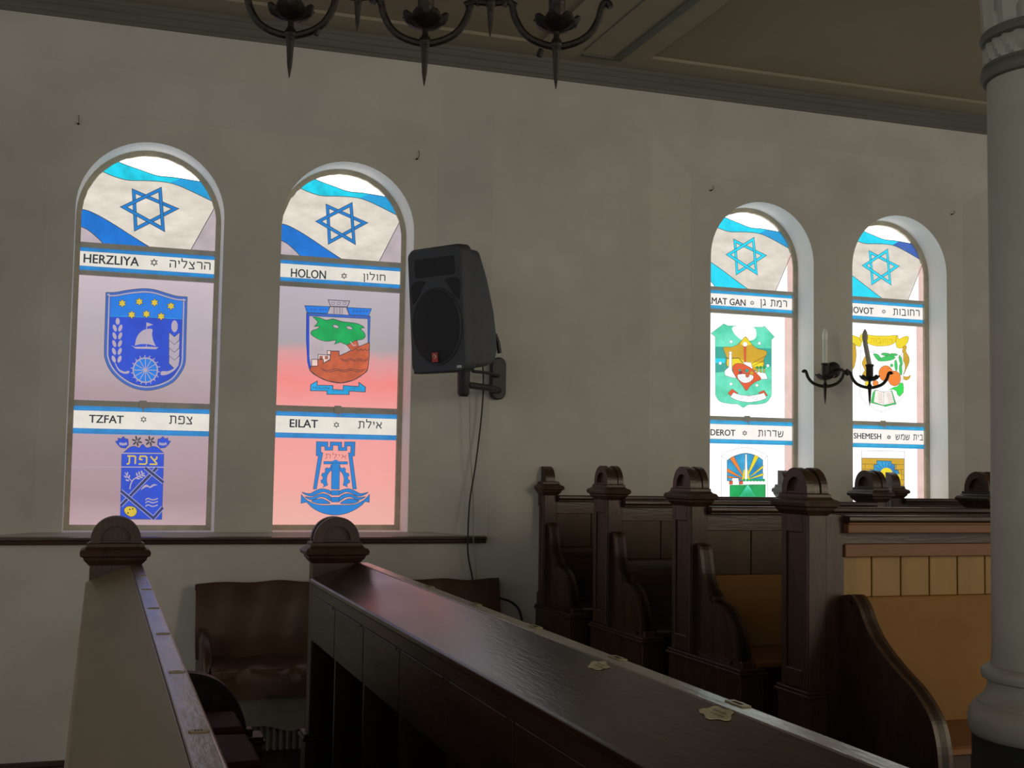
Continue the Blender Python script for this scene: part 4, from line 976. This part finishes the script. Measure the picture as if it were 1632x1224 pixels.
# ------------------------------------------------------------------ candle arms
def candle_unit(par, c, e, hw, hh, sc, mb_par=True, tube='iron', ctop=.15, lean=(0, 0), bulb='bulb', candle='candle', ct=.115):
    """c: node; e: horizontal unit vector of the U arm; hw: half width; hh: rise"""
    c = Vector(c); e = Vector(e); up = Vector((0, 0, 1))
    arm = [c+e*(s*hw*x)+up*(hh*z) for s in (1,) for x, z in ((-1.12, .93), (-1.07, 1.03), (-.98, 1.02), (-.93, .9), (-.86, .62), (-.68, .3), (-.4, .1), (0, 0), (.4, .1), (.68, .3), (.86, .62), (.93, .9), (.98, 1.02), (1.07, 1.03), (1.12, .93))]
    MB().tube(sm([tuple(p) for p in arm], 4), .0075*sc, 8).build('scroll_arm', M['iron'], par, smooth=True)
    MB().lathe([(.001, -.085*sc), (.005*sc, -.06*sc), (.008*sc, -.01*sc), (.011*sc, -.005*sc), (.014*sc, .004*sc), (.010*sc, .012*sc), (.006*sc, .018*sc), (.006*sc, .034*sc)], c, 12).build('spike', M['iron'], par, smooth=True)
    def wob(i, an, r, z): k = 1 if 2 <= i <= 4 else 0; return (r+k*.003*sc*math.sin(an*8), z+k*.005*sc*math.sin(an*8))
    MB().lathe([(.006*sc, .030*sc), (.022*sc, .033*sc), (.042*sc, .046*sc), (.046*sc, .053*sc), (.040*sc, .056*sc), (.018*sc, .046*sc), (.006*sc, .044*sc)], c, 48, wob=wob).build('drip_pan', M['iron'], par, smooth=True)
    MB().lathe([(.014*sc, .044*sc), (.0165*sc, .05*sc), (.0165*sc, .10*sc), (.020*sc, .104*sc), (.020*sc, .11*sc), (.0165*sc, .112*sc)], c, 20).build('candle_socket', M['iron'], par, smooth=True)
    l = Vector((lean[0], lean[1], 0))
    MB().tube([c+up*(.105*sc), c+l*.5+up*((.105+ct*.5)*sc), c+l+up*((.105+ct)*sc)], .011*sc, 12).build('candle', M[candle], par, smooth=True)
    b0 = c+l+up*((.105+ct)*sc)
    MB().tube([b0, b0+up*.01*sc, b0+up*.025*sc, b0+up*.045*sc, b0+up*.06*sc], [.009*sc, .0125*sc, .0135*sc, .010*sc, .002*sc], 12).build('flame_bulb', M[bulb], par, smooth=True)
n0 = Vector((.327, 2.367, .849)); n2 = Vector((.828, 2.198, .836)); e = (n2-n0); pitch = e.length/2; e.z = 0; e.normalize()
ch = thing('chandelier', tuple((n0+n2)/2), 'black wrought iron chandelier with three candle cups hanging from the ceiling', 'chandelier')
for k, p in enumerate((n0, Vector((.581, 2.283, .838)), n2)):
    candle_unit(ch, p, e, pitch*.36, .088, 1.0)
for k in (-1, 0, 1, 2):
    p = n0.lerp(n2, (k+.5)/2)+Vector((0, 0, .083))
    if k in (-1, 2): continue
    MB().lathe([(.001, -.068), (.004, -.05), (.007, -.01), (.011, -.004), (.011, .006), (.006, .012), (.006, .30)], p, 12).tube([p-e*.052+Vector((0,0,-.005)), p-e*.035+Vector((0,0,.004)), p, p+e*.035+Vector((0,0,.004)), p+e*.052+Vector((0,0,-.005))], .007, 8).build('hanging_rod', M['iron'], ch, smooth=True)
mid = (n0+n2)/2
MB().tube([mid+Vector((0, 0, .38))-e*.16, mid+Vector((0, 0, .38))+e*.16], .008, 8).tube([mid+Vector((0, 0, .38)), mid+Vector((0, 0, .9)), (mid.x, mid.y, CEI-.05)], .007, 8).lathe([(.002, 0), (.05, .01), (.055, .04)], (mid.x, mid.y, CEI-.07), 24).build('ceiling_rod', M['iron'], ch, smooth=True)
for p_, z_ in ((n0+e*.055, .016), (n2-e*.03, -.006)):
    q = p_+Vector((0, 0, z_)); MB().tube([q, q+Vector((-.005, 0, -.014))], .006, 6).build('screw', M['iron'], ch)

# two arm sconce
sc = thing('wall_sconce', (3.976, 6.1, .54), 'iron wall sconce with two electric candles between the third and fourth windows', 'sconce')
MB().lathe([(.043, 0), (.044, .01), (.038, .022), (.02, .03), (.01, .04)], (0, 0, 0), 28)
pm_ = MB(); pl = (4.063, 6.1, .605)
vs = []; prof = [(.047, 0), (.048, .012), (.040, .022), (.02, .03), (.001, .034)]; n = 28
for r, d_ in prof:
    for j in range(n): a = 2*PI*j/n; vs.append((pl[0]+r*math.cos(a), pl[1]-d_, pl[2]+r*math.sin(a)))
pm_.add(vs, [(i*n+j, i*n+(j+1) % n, (i+1)*n+(j+1) % n, (i+1)*n+j) for i in range(len(prof)-1) for j in range(n)]+[tuple(range((len(prof)-1)*n, len(prof)*n))]).build('wall_plate', M['iron'], sc, smooth=True)
L_, R_ = onY(1315, 616, 5.95), onY(1386, 618, 5.86)
dv = (R_-L_); dv.z = 0; hwid = dv.length/2; ev = dv.normalized(); hub = (L_+R_)/2+Vector((0, 0, .085))
MB().tube(sm([(pl[0], 6.07, pl[2]), (4.055, 6.0, .60), (hub.x, hub.y+.02, hub.z), tuple(hub)], 5), [.009]*16, 8).lathe([(.003, -.02), (.014, -.01), (.014, .01), (.003, .02)], tuple(hub), 12).build('arm', M['iron'], sc, smooth=True)
candle_unit(sc, L_, ev, hwid*.9, .085, 1.2, ct=.115, candle='candle')
candle_unit(sc, R_, ev, hwid*.9, .085, 1.2, ct=.115, lean=(-.03, 0), candle='candledark', bulb='candledark')
# ------------------------------------------------------------------ light
wd = bpy.data.worlds.new('room_air'); bpy.context.scene.world = wd; wd.use_nodes = True
bg = wd.node_tree.nodes['Background']; bg.inputs[0].default_value = lin('#b3b1ab'); bg.inputs[1].default_value = 1.38
def area(name, loc, target, size, power, col, sy=None):
    l = bpy.data.lights.new(name, 'AREA'); l.shape = 'RECTANGLE'; l.size = size; l.size_y = sy or size; l.energy = power; l.color = col
    o = bpy.data.objects.new(name, l); C.objects.link(o); o.location = loc
    o.rotation_euler = (Vector(target)-Vector(loc)).to_track_quat('-Z', 'Y').to_euler(); return o
area('hall_window_light', (5.4, -1.6, .8), (2.3, 2.8, -.4), 1.6, 52, (1, .82, .56))
area('column_fill_light', (4.4, .4, 1.25), (2.11, 2.28, .1), .8, 13, (1, .88, .62))  # unseen warm fill added to brighten the column's right side
area('far_hall_light', (-3.5, -4, 1.0), (1, 6, 0), 2.5, 30, (1, .93, .82))
# ------------------------------------------------------------------ camera
cam = bpy.data.cameras.new('camera'); co = bpy.data.objects.new('camera', cam); C.objects.link(co)
cam.sensor_fit = 'HORIZONTAL'; cam.sensor_width = 36; cam.lens = 36*FPX/1632; cam.clip_start = .02; cam.clip_end = 100
co.matrix_world = Matrix(((_R.x, _U.x, -_F.x, 0), (_R.y, _U.y, -_F.y, 0), (_R.z, _U.z, -_F.z, 0), (0, 0, 0, 1)))
bpy.context.scene.camera = co
for o in list(C.objects):
    if o.parent is None: o.location.z += H
vs = bpy.context.scene.view_settings; vs.view_transform = 'Standard'; vs.look = 'None'; vs.exposure = 0; vs.gamma = 1
bpy.context.scene.cycles.max_bounces = 6
